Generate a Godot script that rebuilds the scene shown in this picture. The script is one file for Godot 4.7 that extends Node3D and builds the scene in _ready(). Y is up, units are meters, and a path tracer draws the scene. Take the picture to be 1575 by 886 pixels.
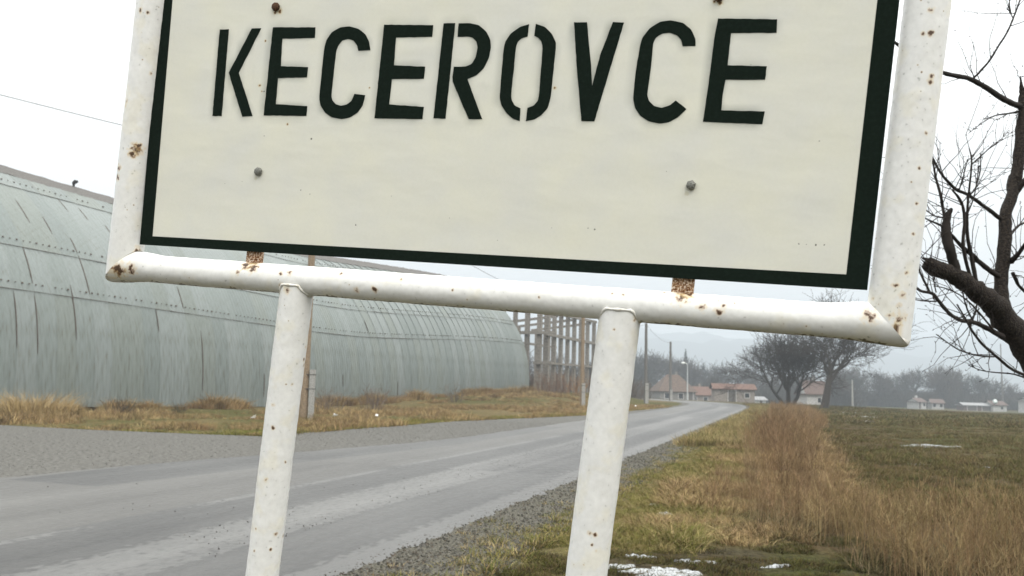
extends Node3D
# A leaning town sign in front of a country road, an arched barn, a village and a bare orchard under an overcast sky.

class MB:
	var v := PackedVector3Array()
	var n := PackedVector3Array()
	var uv := PackedVector2Array()
	var col := PackedColorArray()
	var ix := PackedInt32Array()
	var c := Color.WHITE
	func vert(p: Vector3, nn: Vector3, u := Vector2.ZERO) -> int:
		v.append(p)
		n.append(nn)
		uv.append(u)
		col.append(c)
		return v.size() - 1
	func face(a: int, b: int, d: int) -> void: # given counter-clockwise from outside
		ix.append(a)
		ix.append(d)
		ix.append(b)
	func quad(a: Vector3, b: Vector3, cc: Vector3, d: Vector3) -> void:
		var nn := (b - a).cross(d - a).normalized()
		if nn == Vector3.ZERO:
			nn = (cc - b).cross(d - b).normalized()
		var i := vert(a, nn, Vector2(0, 0))
		vert(b, nn, Vector2(1, 0))
		vert(cc, nn, Vector2(1, 1))
		vert(d, nn, Vector2(0, 1))
		face(i, i + 1, i + 2)
		face(i, i + 2, i + 3)
	func tri(a: Vector3, b: Vector3, d: Vector3) -> void:
		var nn := (b - a).cross(d - a).normalized()
		var i := vert(a, nn)
		vert(b, nn)
		vert(d, nn)
		face(i, i + 1, i + 2)
	func box(o: Vector3, x: Vector3, y: Vector3, z: Vector3) -> void: # centre and half edges, right-handed
		var p := func(i: float, j: float, k: float) -> Vector3: return o + x * i + y * j + z * k
		quad(p.call(-1, -1, 1), p.call(1, -1, 1), p.call(1, 1, 1), p.call(-1, 1, 1))
		quad(p.call(1, -1, -1), p.call(-1, -1, -1), p.call(-1, 1, -1), p.call(1, 1, -1))
		quad(p.call(1, -1, 1), p.call(1, -1, -1), p.call(1, 1, -1), p.call(1, 1, 1))
		quad(p.call(-1, -1, -1), p.call(-1, -1, 1), p.call(-1, 1, 1), p.call(-1, 1, -1))
		quad(p.call(-1, 1, 1), p.call(1, 1, 1), p.call(1, 1, -1), p.call(-1, 1, -1))
		quad(p.call(-1, -1, -1), p.call(1, -1, -1), p.call(1, -1, 1), p.call(-1, -1, 1))
	func cbox(o: Vector3, sx: float, sy: float, sz: float) -> void:
		box(o, Vector3(sx / 2, 0, 0), Vector3(0, sy / 2, 0), Vector3(0, 0, sz / 2))
	func tube(pts: PackedVector3Array, rad: PackedFloat32Array, sides: int, cap := true) -> void:
		var e1 := Vector3.ZERO
		var first := v.size()
		for i in pts.size():
			var dir := (pts[mini(i + 1, pts.size() - 1)] - pts[maxi(i - 1, 0)]).normalized()
			if e1 == Vector3.ZERO:
				e1 = dir.cross(Vector3.RIGHT if absf(dir.x) < 0.8 else Vector3.UP).normalized()
			else:
				e1 = (e1 - dir * e1.dot(dir)).normalized()
			var e2 := dir.cross(e1)
			for k in sides:
				var t := TAU * k / sides
				var r := e1 * cos(t) + e2 * sin(t)
				vert(pts[i] + r * rad[i], r, Vector2(float(i), float(k) / sides))
		for i in pts.size() - 1:
			for k in sides:
				var a := first + i * sides + k
				var b := first + i * sides + (k + 1) % sides
				face(a, b, b + sides)
				face(a, b + sides, a + sides)
		if cap and sides > 2:
			var last := first + (pts.size() - 1) * sides
			var d0 := (pts[0] - pts[1]).normalized()
			var d1 := (pts[pts.size() - 1] - pts[pts.size() - 2]).normalized()
			var a0 := vert(pts[0], d0)
			var a1 := vert(pts[pts.size() - 1], d1)
			for k in sides:
				face(a0, first + (k + 1) % sides, first + k)
				face(a1, last + k, last + (k + 1) % sides)
	func prism(poly: PackedVector2Array, f: Callable, c0: float, c1: float) -> void: # f(a, b, c) -> point; front at c1
		if Geometry2D.is_polygon_clockwise(poly):
			poly = poly.duplicate()
			poly.reverse()
		# is_polygon_clockwise speaks of a y-down plane: make sure of a positive area here
		var area := 0.0
		for i in poly.size():
			area += poly[i].cross(poly[(i + 1) % poly.size()])
		if area < 0:
			poly.reverse()
		var t := Geometry2D.triangulate_polygon(poly)
		for i in range(0, t.size(), 3):
			var a: Vector2 = poly[t[i]]
			var b: Vector2 = poly[t[i + 1]]
			var d: Vector2 = poly[t[i + 2]]
			if (b - a).cross(d - a) < 0:
				var s := b
				b = d
				d = s
			tri(f.call(a.x, a.y, c1), f.call(b.x, b.y, c1), f.call(d.x, d.y, c1))
			tri(f.call(a.x, a.y, c0), f.call(d.x, d.y, c0), f.call(b.x, b.y, c0))
		for i in poly.size():
			var a: Vector2 = poly[i]
			var b: Vector2 = poly[(i + 1) % poly.size()]
			quad(f.call(a.x, a.y, c0), f.call(b.x, b.y, c0), f.call(b.x, b.y, c1), f.call(a.x, a.y, c1))
	func mesh() -> ArrayMesh:
		var a := []
		a.resize(Mesh.ARRAY_MAX)
		a[Mesh.ARRAY_VERTEX] = v
		a[Mesh.ARRAY_NORMAL] = n
		a[Mesh.ARRAY_TEX_UV] = uv
		a[Mesh.ARRAY_COLOR] = col
		a[Mesh.ARRAY_INDEX] = ix
		var m := ArrayMesh.new()
		m.add_surface_from_arrays(Mesh.PRIMITIVE_TRIANGLES, a)
		return m

var rng := RandomNumberGenerator.new()
var used := {}
var bump_noise := FastNoiseLite.new()

# ------------------------------------------------------------------ naming
func numbered(parent: Node, called: String) -> String:
	var key := str(parent.get_instance_id()) + called
	var k: int = used.get(key, 0)
	used[key] = k + 1
	return called if k == 0 else "%s_%03d" % [called, k]

func put(o: Node, called: String, parent: Node = self) -> Node:
	o.name = numbered(parent, called)
	parent.add_child(o, true)
	return o

func obj(called: String, m: Mesh, material: Material, parent: Node = self) -> MeshInstance3D:
	var o := MeshInstance3D.new()
	o.mesh = m
	o.material_override = material
	put(o, called, parent)
	return o

func tag(o: Node, label: String, category: String, group := "", kind := "") -> Node:
	if label:
		o.set_meta("label", label)
	if category:
		o.set_meta("category", category)
	if group:
		o.set_meta("group", group)
	if kind:
		o.set_meta("kind", kind)
	return o

func thing(called: String, label: String, category: String, at := Vector3.ZERO, turn := 0.0, group := "") -> Node3D:
	var o := Node3D.new()
	o.position = at
	o.rotation.y = turn
	put(o, called)
	tag(o, label, category, group)
	return o

func copy(o: Node3D, at: Vector3, turn: float, size: float, label: String) -> Node3D:
	var r: Node3D = o.duplicate()
	r.position = at
	r.rotation.y = turn
	r.scale = Vector3.ONE * size
	put(r, String(o.name).rstrip("_0123456789"))
	r.set_meta("label", label)
	return r

func struct(called: String, m: Mesh, material: Material, label: String, kind := "structure") -> MeshInstance3D:
	var o := obj(called, m, material)
	tag(o, label, called.replace("_", " "), "", kind)
	return o

# ------------------------------------------------------------------ materials
func lin(r: float, g: float, b: float) -> Color:
	return Color(r, g, b)

func mat(c: Color, rough := 0.85) -> StandardMaterial3D:
	var m := StandardMaterial3D.new()
	m.albedo_color = c.linear_to_srgb()
	m.roughness = rough
	m.metallic_specular = 0.4
	return m

func noise(seed_: int, freq: float, octaves := 4, type := FastNoiseLite.TYPE_SIMPLEX_SMOOTH) -> FastNoiseLite:
	var f := FastNoiseLite.new()
	f.noise_type = type
	f.seed = seed_
	f.frequency = freq
	f.fractal_octaves = octaves
	return f

func ntex(seed_: int, freq: float, octaves: int, stops: Array, size := 256) -> NoiseTexture2D:
	var t := NoiseTexture2D.new()
	t.width = size
	t.height = size
	t.seamless = true
	t.noise = noise(seed_, freq, octaves)
	var g := Gradient.new()
	g.offsets = PackedFloat32Array([])
	var offs := PackedFloat32Array()
	var cols := PackedColorArray()
	for s in stops:
		offs.append(s[0])
		cols.append((s[1] as Color).linear_to_srgb())
	g.offsets = offs
	g.colors = cols
	t.color_ramp = g
	return t

func nbump(seed_: int, freq: float, octaves: int, strength: float, size := 256) -> NoiseTexture2D:
	var t := NoiseTexture2D.new()
	t.width = size
	t.height = size
	t.seamless = true
	t.as_normal_map = true
	t.bump_strength = strength
	t.noise = noise(seed_, freq, octaves)
	return t

func grained(base: StandardMaterial3D, tex: Texture2D, metres: float, bump: Texture2D = null, strength := 1.0) -> StandardMaterial3D:
	base.uv1_triplanar = true
	base.uv1_world_triplanar = true
	base.uv1_scale = Vector3.ONE / metres
	if tex:
		base.albedo_texture = tex
	if bump:
		base.normal_enabled = true
		base.normal_texture = bump
		base.normal_scale = strength
	return base

func own_axes(m: StandardMaterial3D) -> StandardMaterial3D:
	m.uv1_world_triplanar = false
	return m

# ------------------------------------------------------------------ terrain
var line_pts := PackedVector2Array() # road centre line, x and depth
var line_s := PackedFloat32Array()
const ROAD0 := Vector2(-1.354, 15.955)
const ROADT := Vector2(0.3108, 0.9505)

func lay_line() -> void:
	var pts := PackedVector2Array([ROAD0 - ROADT * 60.0, ROAD0 - ROADT * 30.0, ROAD0, ROAD0 + ROADT * 30.0, ROAD0 + ROADT * 56.0, Vector2(21.0, 86), Vector2(23.4, 99), Vector2(23.8, 112), Vector2(21.6, 130), Vector2(14, 156), Vector2(2, 186), Vector2(-14, 220)])
	for i in pts.size() - 1:
		var p0 := pts[maxi(i - 1, 0)]
		var p3 := pts[mini(i + 2, pts.size() - 1)]
		var steps := 8
		for k in steps:
			line_pts.append(pts[i].cubic_interpolate(pts[i + 1], p0, p3, float(k) / steps) if i > 3 else pts[i].lerp(pts[i + 1], float(k) / steps))
	line_pts.append(pts[pts.size() - 1])
	var s := 0.0
	for i in line_pts.size():
		if i > 0:
			s += line_pts[i].distance_to(line_pts[i - 1])
		line_s.append(s - 60.0)

func road_sl(x: float, d: float) -> Vector2: # (way along the road from ROAD0, distance to the right of its centre)
	var q := Vector2(x, d) - ROAD0
	var s := q.dot(ROADT)
	if s < 40.0:
		return Vector2(s, q.x * ROADT.y - q.y * ROADT.x)
	var best := 1e9
	var out := Vector2.ZERO
	for i in range(24, line_pts.size() - 1):
		var a := line_pts[i]
		var ab := line_pts[i + 1] - a
		var l := ab.length()
		var t := clampf((Vector2(x, d) - a).dot(ab) / (l * l), 0, 1)
		var w := Vector2(x, d) - (a + ab * t)
		var dist := w.length()
		if dist < best:
			best = dist
			out = Vector2(line_s[i] + t * l, dist * signf(w.x * ab.y - w.y * ab.x))
	return out

func on_road(s: float, lat: float) -> Vector2:
	var i := 0
	while i < line_s.size() - 2 and line_s[i + 1] < s:
		i += 1
	var t := (line_pts[i + 1] - line_pts[i]).normalized()
	return line_pts[i] + t * (s - line_s[i]) + Vector2(t.y, -t.x) * lat

func gh(x: float, d: float) -> float:
	var sl := road_sl(x, d)
	return gh_sl(x, d, sl)

func gh_sl(x: float, d: float, sl: Vector2) -> float:
	var off := absf(sl.y) - 2.75
	var h := -0.5 * smoothstep(90.0, 200.0, d)
	h -= 1.5 * smoothstep(25.0, 220.0, d) * smoothstep(5.0, 40.0, sl.y - 2.75)
	h += 0.9 * smoothstep(48.0, 76.0, d) * smoothstep(3.0, 10.0, -sl.y - 2.75) * (1.0 - smoothstep(100.0, 150.0, d))
	var rough := smoothstep(1.2, 4.0, off) if sl.y > 0 else smoothstep(6.0, 9.0, off) * smoothstep(20.0, 30.0, d)
	h += rough * (0.07 * bump_noise.get_noise_2d(x * 2.2, d * 2.2) + 0.05 * bump_noise.get_noise_2d(x * 9.0, d * 9.0))
	return h

func gp(x: float, d: float, up := 0.0) -> Vector3:
	return Vector3(x, gh(x, d) + up, -d)

func road_left(s: float) -> float: # half width on the barn's side, wider where the yard joins
	return 2.8 + 2.1 * (1.0 - smoothstep(-6.0, 9.0, s)) + 1.2 * (1.0 - smoothstep(-20.0, -5.0, s))

func gravel_left(s: float) -> float:
	if s < 4.2:
		return 40.0
	if s < 5.4:
		return lerpf(15.0, 7.4, (s - 4.2) / 1.2)
	if s < 18.0:
		return lerpf(7.4, 7.0, (s - 5.4) / 12.6)
	if s < 30.0:
		return lerpf(7.0, 4.5, (s - 18.0) / 12.0)
	return maxf(3.5, 4.5 - (s - 30.0) * 0.04)

# ------------------------------------------------------------------ main
func _ready() -> void:
	rng.seed = 20240
	bump_noise.seed = 3
	bump_noise.frequency = 0.11
	bump_noise.fractal_octaves = 3
	var cam := Camera3D.new()
	cam.position = Vector3(0, 1.6, 0)
	cam.rotation_degrees = Vector3(6.5, 0, 1.5)
	cam.fov = 37.64
	cam.near = 0.05
	cam.far = 12000
	cam.current = true
	var lens := CameraAttributesPhysical.new()
	lens.frustum_focal_length = 51.35
	lens.exposure_aperture = 22.0
	lens.frustum_focus_distance = 1.45
	cam.attributes = lens
	cam.fov = 37.64
	cam.name = "camera"
	add_child(cam)
	var we := WorldEnvironment.new()
	var env := Environment.new()
	env.background_mode = Environment.BG_SKY
	env.tonemap_mode = Environment.TONE_MAPPER_LINEAR
	env.tonemap_exposure = EXPOSURE
	env.background_energy_multiplier = 1.0
	env.sdfgi_enabled = true
	env.ssao_enabled = true
	env.ssil_enabled = true
	env.fog_enabled = true
	env.fog_density = 0.0011
	env.fog_light_color = Color(0.93, 0.97, 1.0)
	var sm := PanoramaSkyMaterial.new()
	sm.panorama = overcast()
	var sky := Sky.new()
	sky.sky_material = sm
	env.sky = sky
	we.environment = env
	we.name = "world"
	add_child(we)
	var sun := DirectionalLight3D.new()
	sun.light_energy = 0.5
	sun.light_angular_distance = 40
	sun.light_color = Color(1.0, 0.98, 0.94)
	sun.shadow_enabled = true
	sun.rotation_degrees = Vector3(-48, 28, 0)
	sun.name = "veiled_sun"
	add_child(sun)

	lay_line()
	make_ground()
	make_road()
	make_hills()
	make_barn()
	make_skeleton()
	make_poles()
	make_houses()
	make_far_trees()
	make_orchard_trees()
	make_near_tree()
	make_sign()
	make_plants()
	make_snow()

const EXPOSURE := 1.45

func overcast() -> ImageTexture:
	# an overcast sky: three times as bright overhead as at the horizon, with soft cloud texture
	var w := 512
	var h := 256
	var f := noise(5, 1.1, 5)
	var im := Image.create(w, h, false, Image.FORMAT_RGBF)
	for y in h:
		var el := PI * (0.5 - (y + 0.5) / h)
		for x in w:
			var az := TAU * (x + 0.5) / w
			var c := Color(0.2, 0.2, 0.19)
			if el > -0.02:
				var s := maxf(sin(el), 0.0)
				var l := 0.47 + 2.0 * s
				var q := f.get_noise_3d(cos(az) * cos(el) * 2.0, s * 5.0, sin(az) * cos(el) * 2.0)
				l *= 1.0 + 0.10 * q
				c = Color(l * 0.99, l * 1.0, l * 0.995)
			im.set_pixel(x, y, c)
	return ImageTexture.create_from_image(im)

# ------------------------------------------------------------------ ground, road, hills
func make_ground() -> void:
	var rows := PackedFloat32Array([-4000, -800, -120, -40, -14, -6, 0])
	var d := 3.0
	while d < 320.0:
		rows.append(d)
		d += clampf(d * 0.03, 0.22, 6.0)
	rows.append_array(PackedFloat32Array([360, 420, 520, 800, 1500, 2600, 5000]))
	var cols := PackedFloat32Array([-5000, -1500, -420])
	var nc := 150
	for i in nc + 1:
		cols.append(-1.0 + 2.0 * i / nc)
	cols.append_array(PackedFloat32Array([420, 1500, 5000]))
	var mb := MB.new()
	var patch := noise(11, 0.035, 4)
	var fine := noise(12, 0.35, 3)
	for r in rows.size():
		var dd := rows[r]
		var q := clampf(dd, 0.0, 330.0)
		var mid := -1.0 + q * 0.30
		var half := 14.0 + q * 0.75
		for k in cols.size():
			var cx := cols[k]
			if absf(cx) <= 1.0:
				cx = mid + half * signf(cx) * pow(absf(cx), 1.7)
			else:
				cx += mid
			var sl := road_sl(cx, dd) if absf(cx) < 400.0 and dd < 330.0 and dd > -60.0 else Vector2(0, 60.0 * signf(cx))
			var y := gh_sl(cx, dd, sl)
			mb.c = ground_color(sl, dd, patch.get_noise_2d(cx, dd), fine.get_noise_2d(cx, dd))
			mb.vert(Vector3(cx, y, -dd), Vector3.UP)
	var nk := cols.size()
	for r in rows.size() - 1:
		for k in nk - 1:
			var a := r * nk + k
			mb.face(a, a + 1, a + nk + 1)
			mb.face(a, a + nk + 1, a + nk)
	for i in mb.v.size():
		var k := i % nk
		var r := i / nk
		var dx := mb.v[i + (1 if k < nk - 1 else 0)] - mb.v[i - (1 if k > 0 else 0)]
		var dz := mb.v[i + (nk if r < rows.size() - 1 else 0)] - mb.v[i - (nk if r > 0 else 0)]
		mb.n[i] = dx.cross(dz).normalized()
	var m := mat(lin(1, 1, 1), 0.95)
	m.vertex_color_use_as_albedo = true
	m.metallic_specular = 0.2
	grained(m, ntex(21, 0.03, 5, [[0.2, lin(0.45, 0.42, 0.38)], [0.5, lin(0.8, 0.79, 0.75)], [0.75, lin(1, 1, 0.97)]], 512), 1.7, nbump(22, 0.05, 5, 9.0, 512), 1.0)
	struct("ground", mb.mesh(), m, "muddy grass ground of the verges and the field beside the road")

func ground_color(sl: Vector2, d: float, p: float, f: float) -> Color:
	var off := absf(sl.y) - 2.75
	var c := Color(0.217, 0.173, 0.0742)
	if sl.y > 0:
		var verge := Color(0.142, 0.118, 0.048).lerp(Color(0.0923, 0.0938, 0.0306), smoothstep(-0.1, 0.35, p + f * 0.5))
		var brown := Color(0.0923, 0.0632, 0.0332)
		var field := Color(0.109, 0.0836, 0.0385).lerp(Color(0.0717, 0.0764, 0.0262), smoothstep(-0.2, 0.2, p)).lerp(Color(0.13, 0.107, 0.0594), smoothstep(0.1, 0.5, f) * 0.6)
		c = verge.lerp(brown, smoothstep(2.6, 4.0, off)).lerp(field, smoothstep(6.0, 9.0, off))
		c = c.lerp(Color(0.142, 0.122, 0.0873), 1.0 - smoothstep(0.8, 1.5, off))
		if d < 10.0:
			var mud := Color(0.0598, 0.0489, 0.028).lerp(Color(0.0543, 0.0561, 0.0192), smoothstep(-0.1, 0.3, f))
			c = c.lerp(mud, (1.0 - smoothstep(8.5, 9.1, d + f * 0.5)) * smoothstep(1.2, 2.2, off))
	else:
		c = Color(0.163, 0.127, 0.0611).lerp(Color(0.0923, 0.0897, 0.0306), smoothstep(-0.1, 0.4, p + f * 0.4))
	return c

func ribbon(s0: float, s1: float, step: float, edge_a: Callable, edge_b: Callable, across: int, up: float, tile: float) -> Mesh:
	# a sheet along the road between two lateral offsets (a left of b)
	var mb := MB.new()
	var s := s0
	var n := 0
	while s <= s1:
		var a: float = edge_a.call(s)
		var b: float = edge_b.call(s)
		for k in across + 1:
			var lat := lerpf(a, b, clampf((k - 1.0) / (across - 2.0), 0.0, 1.0)) + (-0.12 if k == 0 else 0.12 if k == across else 0.0)
			var p: Vector2 = on_road(s, lat)
			var h := gh_sl(p.x, p.y, Vector2(s, lat))
			mb.vert(Vector3(p.x, h + (up if k > 0 and k < across else -0.004), -p.y), Vector3.UP, Vector2((lat + 9.0) / 12.0, s / tile))
		n += 1
		s += step * (1.0 if s < 30.0 else 2.5)
	for i in n - 1:
		for k in across:
			var a := i * (across + 1) + k
			mb.face(a, a + 1, a + across + 2)
			mb.face(a, a + across + 2, a + across + 1)
	return mb.mesh()

func make_road() -> void:
	var en := noise(31, 0.45, 4)
	var right := func(s: float) -> float: return 2.75 + 0.10 * en.get_noise_1d(s * 1.6) + 0.09 * en.get_noise_1d(s * 12.0)
	var left := func(s: float) -> float: return -road_left(s) + 0.12 * en.get_noise_1d(s * 2.0 + 50.0)
	# asphalt: wheel tracks, a dusty strip, the ghost of a centre line, patches
	var w := 512
	var h := 1024
	var long := noise(41, 0.02, 4).get_seamless_image(w, h)
	var fine := noise(42, 0.22, 3).get_seamless_image(w, h)
	var broad := noise(43, 0.006, 3).get_seamless_image(w, h)
	var bytes := PackedByteArray()
	bytes.resize(w * h * 3)
	var lb := long.get_data()
	var fb := fine.get_data()
	var bb := broad.get_data()
	var i := 0
	for y in h:
		for x in w:
			var lat := 12.0 * (x + 0.5) / w - 9.0
			var ln := lb[((y / 24) % h) * w + x] / 255.0 - 0.5
			var fi := fb[i] / 255.0 - 0.5
			var br := bb[i] / 255.0 - 0.5
			var v := 0.106 + 0.03 * br + 0.05 * ln + 0.022 * fi
			var e := lat + ln * 0.5 + fi * 0.35
			var way := 34.0 * (y + 0.5) / h
			if way > 20.0:
				way -= 34.0
			var warm := 0.0
			if e > 2.4:
				v += 0.03
			elif e > 1.4:
				v -= 0.014
			elif e > 0.45 and ln + fi * 1.4 > -0.30:
				v += 0.034 + 0.06 * (ln + 0.1)
				if fi < -0.24:
					v *= 0.66
			elif e > -0.5 and e < 0.45:
				v -= 0.013
			elif absf(lat + 0.66 + ln * 0.10) < 0.085 and fi + br * 1.5 > -0.26:
				v += 0.055
			elif lat < -0.75:
				v += 0.012
				warm = 0.005
				if lat < -1.9 - 0.10 * maxf(6.0 - way, 0.0) + 0.25 * ln and lat > -4.6 and way > -5.0 and way < 17.0:
					v -= 0.026
					warm = 0.0
			if fi > 0.34:
				v *= 0.8
			v = clampf(v, 0.05, 0.6)
			var c := Color(v * 1.01 + warm, v * 0.995 + warm * 0.6, v * 0.95).linear_to_srgb()
			bytes[i * 3] = int(c.r * 255.0)
			bytes[i * 3 + 1] = int(c.g * 255.0)
			bytes[i * 3 + 2] = int(c.b * 255.0)
			i += 1
	var m := mat(lin(1, 1, 1), 0.55)
	m.albedo_texture = ImageTexture.create_from_image(Image.create_from_data(w, h, false, Image.FORMAT_RGB8, bytes))
	m.normal_enabled = true
	m.normal_texture = nbump(44, 0.16, 3, 5.0, 512)
	m.normal_scale = 0.12
	m.metallic_specular = 0.4
	m.detail_enabled = true
	m.detail_albedo = ntex(49, 0.16, 4, [[0.25, lin(0.50, 0.50, 0.50)], [0.5, lin(0.86, 0.86, 0.85)], [0.75, lin(1, 1, 1)]], 512)
	m.detail_blend_mode = BaseMaterial3D.BLEND_MODE_MUL
	m.detail_uv_layer = BaseMaterial3D.DETAIL_UV_2
	m.uv2_triplanar = true
	m.uv2_world_triplanar = true
	m.uv2_scale = Vector3.ONE / 0.9
	struct("road", ribbon(-45.0, 190.0, 0.15, left, right, 18, 0.024, 34.0), m, "worn grey asphalt road running past the barn to the village")
	var g := mat(lin(1, 1, 1), 0.9)
	grained(g, ntex(45, 0.09, 5, [[0.2, lin(0.038, 0.035, 0.024)], [0.45, lin(0.074, 0.068, 0.048)], [0.75, lin(0.16, 0.148, 0.118)]], 512), 1.3, nbump(46, 0.12, 4, 9.0, 512), 1.0)
	var r0 := func(s: float) -> float: return 2.5
	var r1 := func(s: float) -> float: return 3.75 - 0.35 * smoothstep(0.0, 20.0, s) + 0.35 * en.get_noise_1d(s * 0.9 + 9.0) + 0.1 * en.get_noise_1d(s * 7.0)
	struct("gravel_shoulder", ribbon(-45.0, 120.0, 0.3, r0, r1, 6, 0.014, 4.0), g, "strip of grey gravel between the road edge and the right verge")
	var l0 := func(s: float) -> float: return -gravel_left(s) - 0.5 * en.get_noise_1d(s * 0.8 + 70.0)
	var l1 := func(s: float) -> float: return -2.5
	var y := mat(lin(1, 1, 1), 0.92)
	grained(y, ntex(47, 0.045, 6, [[0.15, lin(0.062, 0.059, 0.05)], [0.42, lin(0.102, 0.098, 0.086)], [0.6, lin(0.122, 0.117, 0.104)], [0.85, lin(0.185, 0.178, 0.16)]], 1024), 5.3, nbump(48, 0.35, 3, 6.0, 1024), 0.7)
	struct("gravel_yard", ribbon(-45.0, 120.0, 0.3, l0, l1, 10, 0.014, 4.0), y, "gravel yard and shoulder on the barn side of the road")

func make_hills() -> void:
	var specs := [[1400.0, 118.0, 61, "long low wooded hill fading into haze behind the village"], [1750.0, 150.0, 62, "higher far ridge almost lost in the haze"]]
	for k in 2:
		var s: Array = specs[k]
		var f := noise(s[2], 0.0022, 5)
		var mb := MB.new()
		var nx := 150
		var ny := 14
		for j in ny + 1:
			for i in nx + 1:
				var x := -1800.0 + 4200.0 * i / nx
				var t := float(j) / ny
				var top: float = s[1] * (0.95 + 0.30 * f.get_noise_1d(x * 0.6) + 0.07 * f.get_noise_1d(x * 7.0) - 0.30 * smoothstep(420.0, 800.0, x) * (1.0 - k) - 0.2 * smoothstep(0.0, -800.0, x))
				var dd: float = s[0] + t * 330.0
				var y := maxf(top, 20.0) * sin(t * PI * 0.5) + 10.0 * f.get_noise_2d(x * 9.0, dd * 9.0) * t - 6.0
				mb.vert(Vector3(x, y, -dd), Vector3(0, 0.8, 0.6).normalized())
		for j in ny:
			for i in nx:
				var a := j * (nx + 1) + i
				mb.face(a, a + 1, a + nx + 2)
				mb.face(a, a + nx + 2, a + nx + 1)
		var m := mat(lin(0.05, 0.055, 0.05), 0.95)
		struct("hill", mb.mesh(), m, s[3])

# ------------------------------------------------------------------ arched barn
const BH := 10.2
const BA := 6.0

func barn_base(s: float) -> float:
	return 0.2 - 0.3 * clampf(s / 25.0, 0.0, 1.0) + 1.0 * smoothstep(20.0, 50.0, s)

func barn_y(s: float, h: float) -> float: # the shell sags a little towards its far end
	return barn_base(s) + h * (1.0 + 0.056 * (1.0 - smoothstep(-4.0, 26.0, s)))

func arch_x(h: float) -> float:
	return -BA * pow(h / BH, 2.7)

func arch_n(h: float) -> Vector3:
	return Vector3(1, 2.7 * BA / BH * pow(h / BH, 1.7), 0).normalized()

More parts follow.
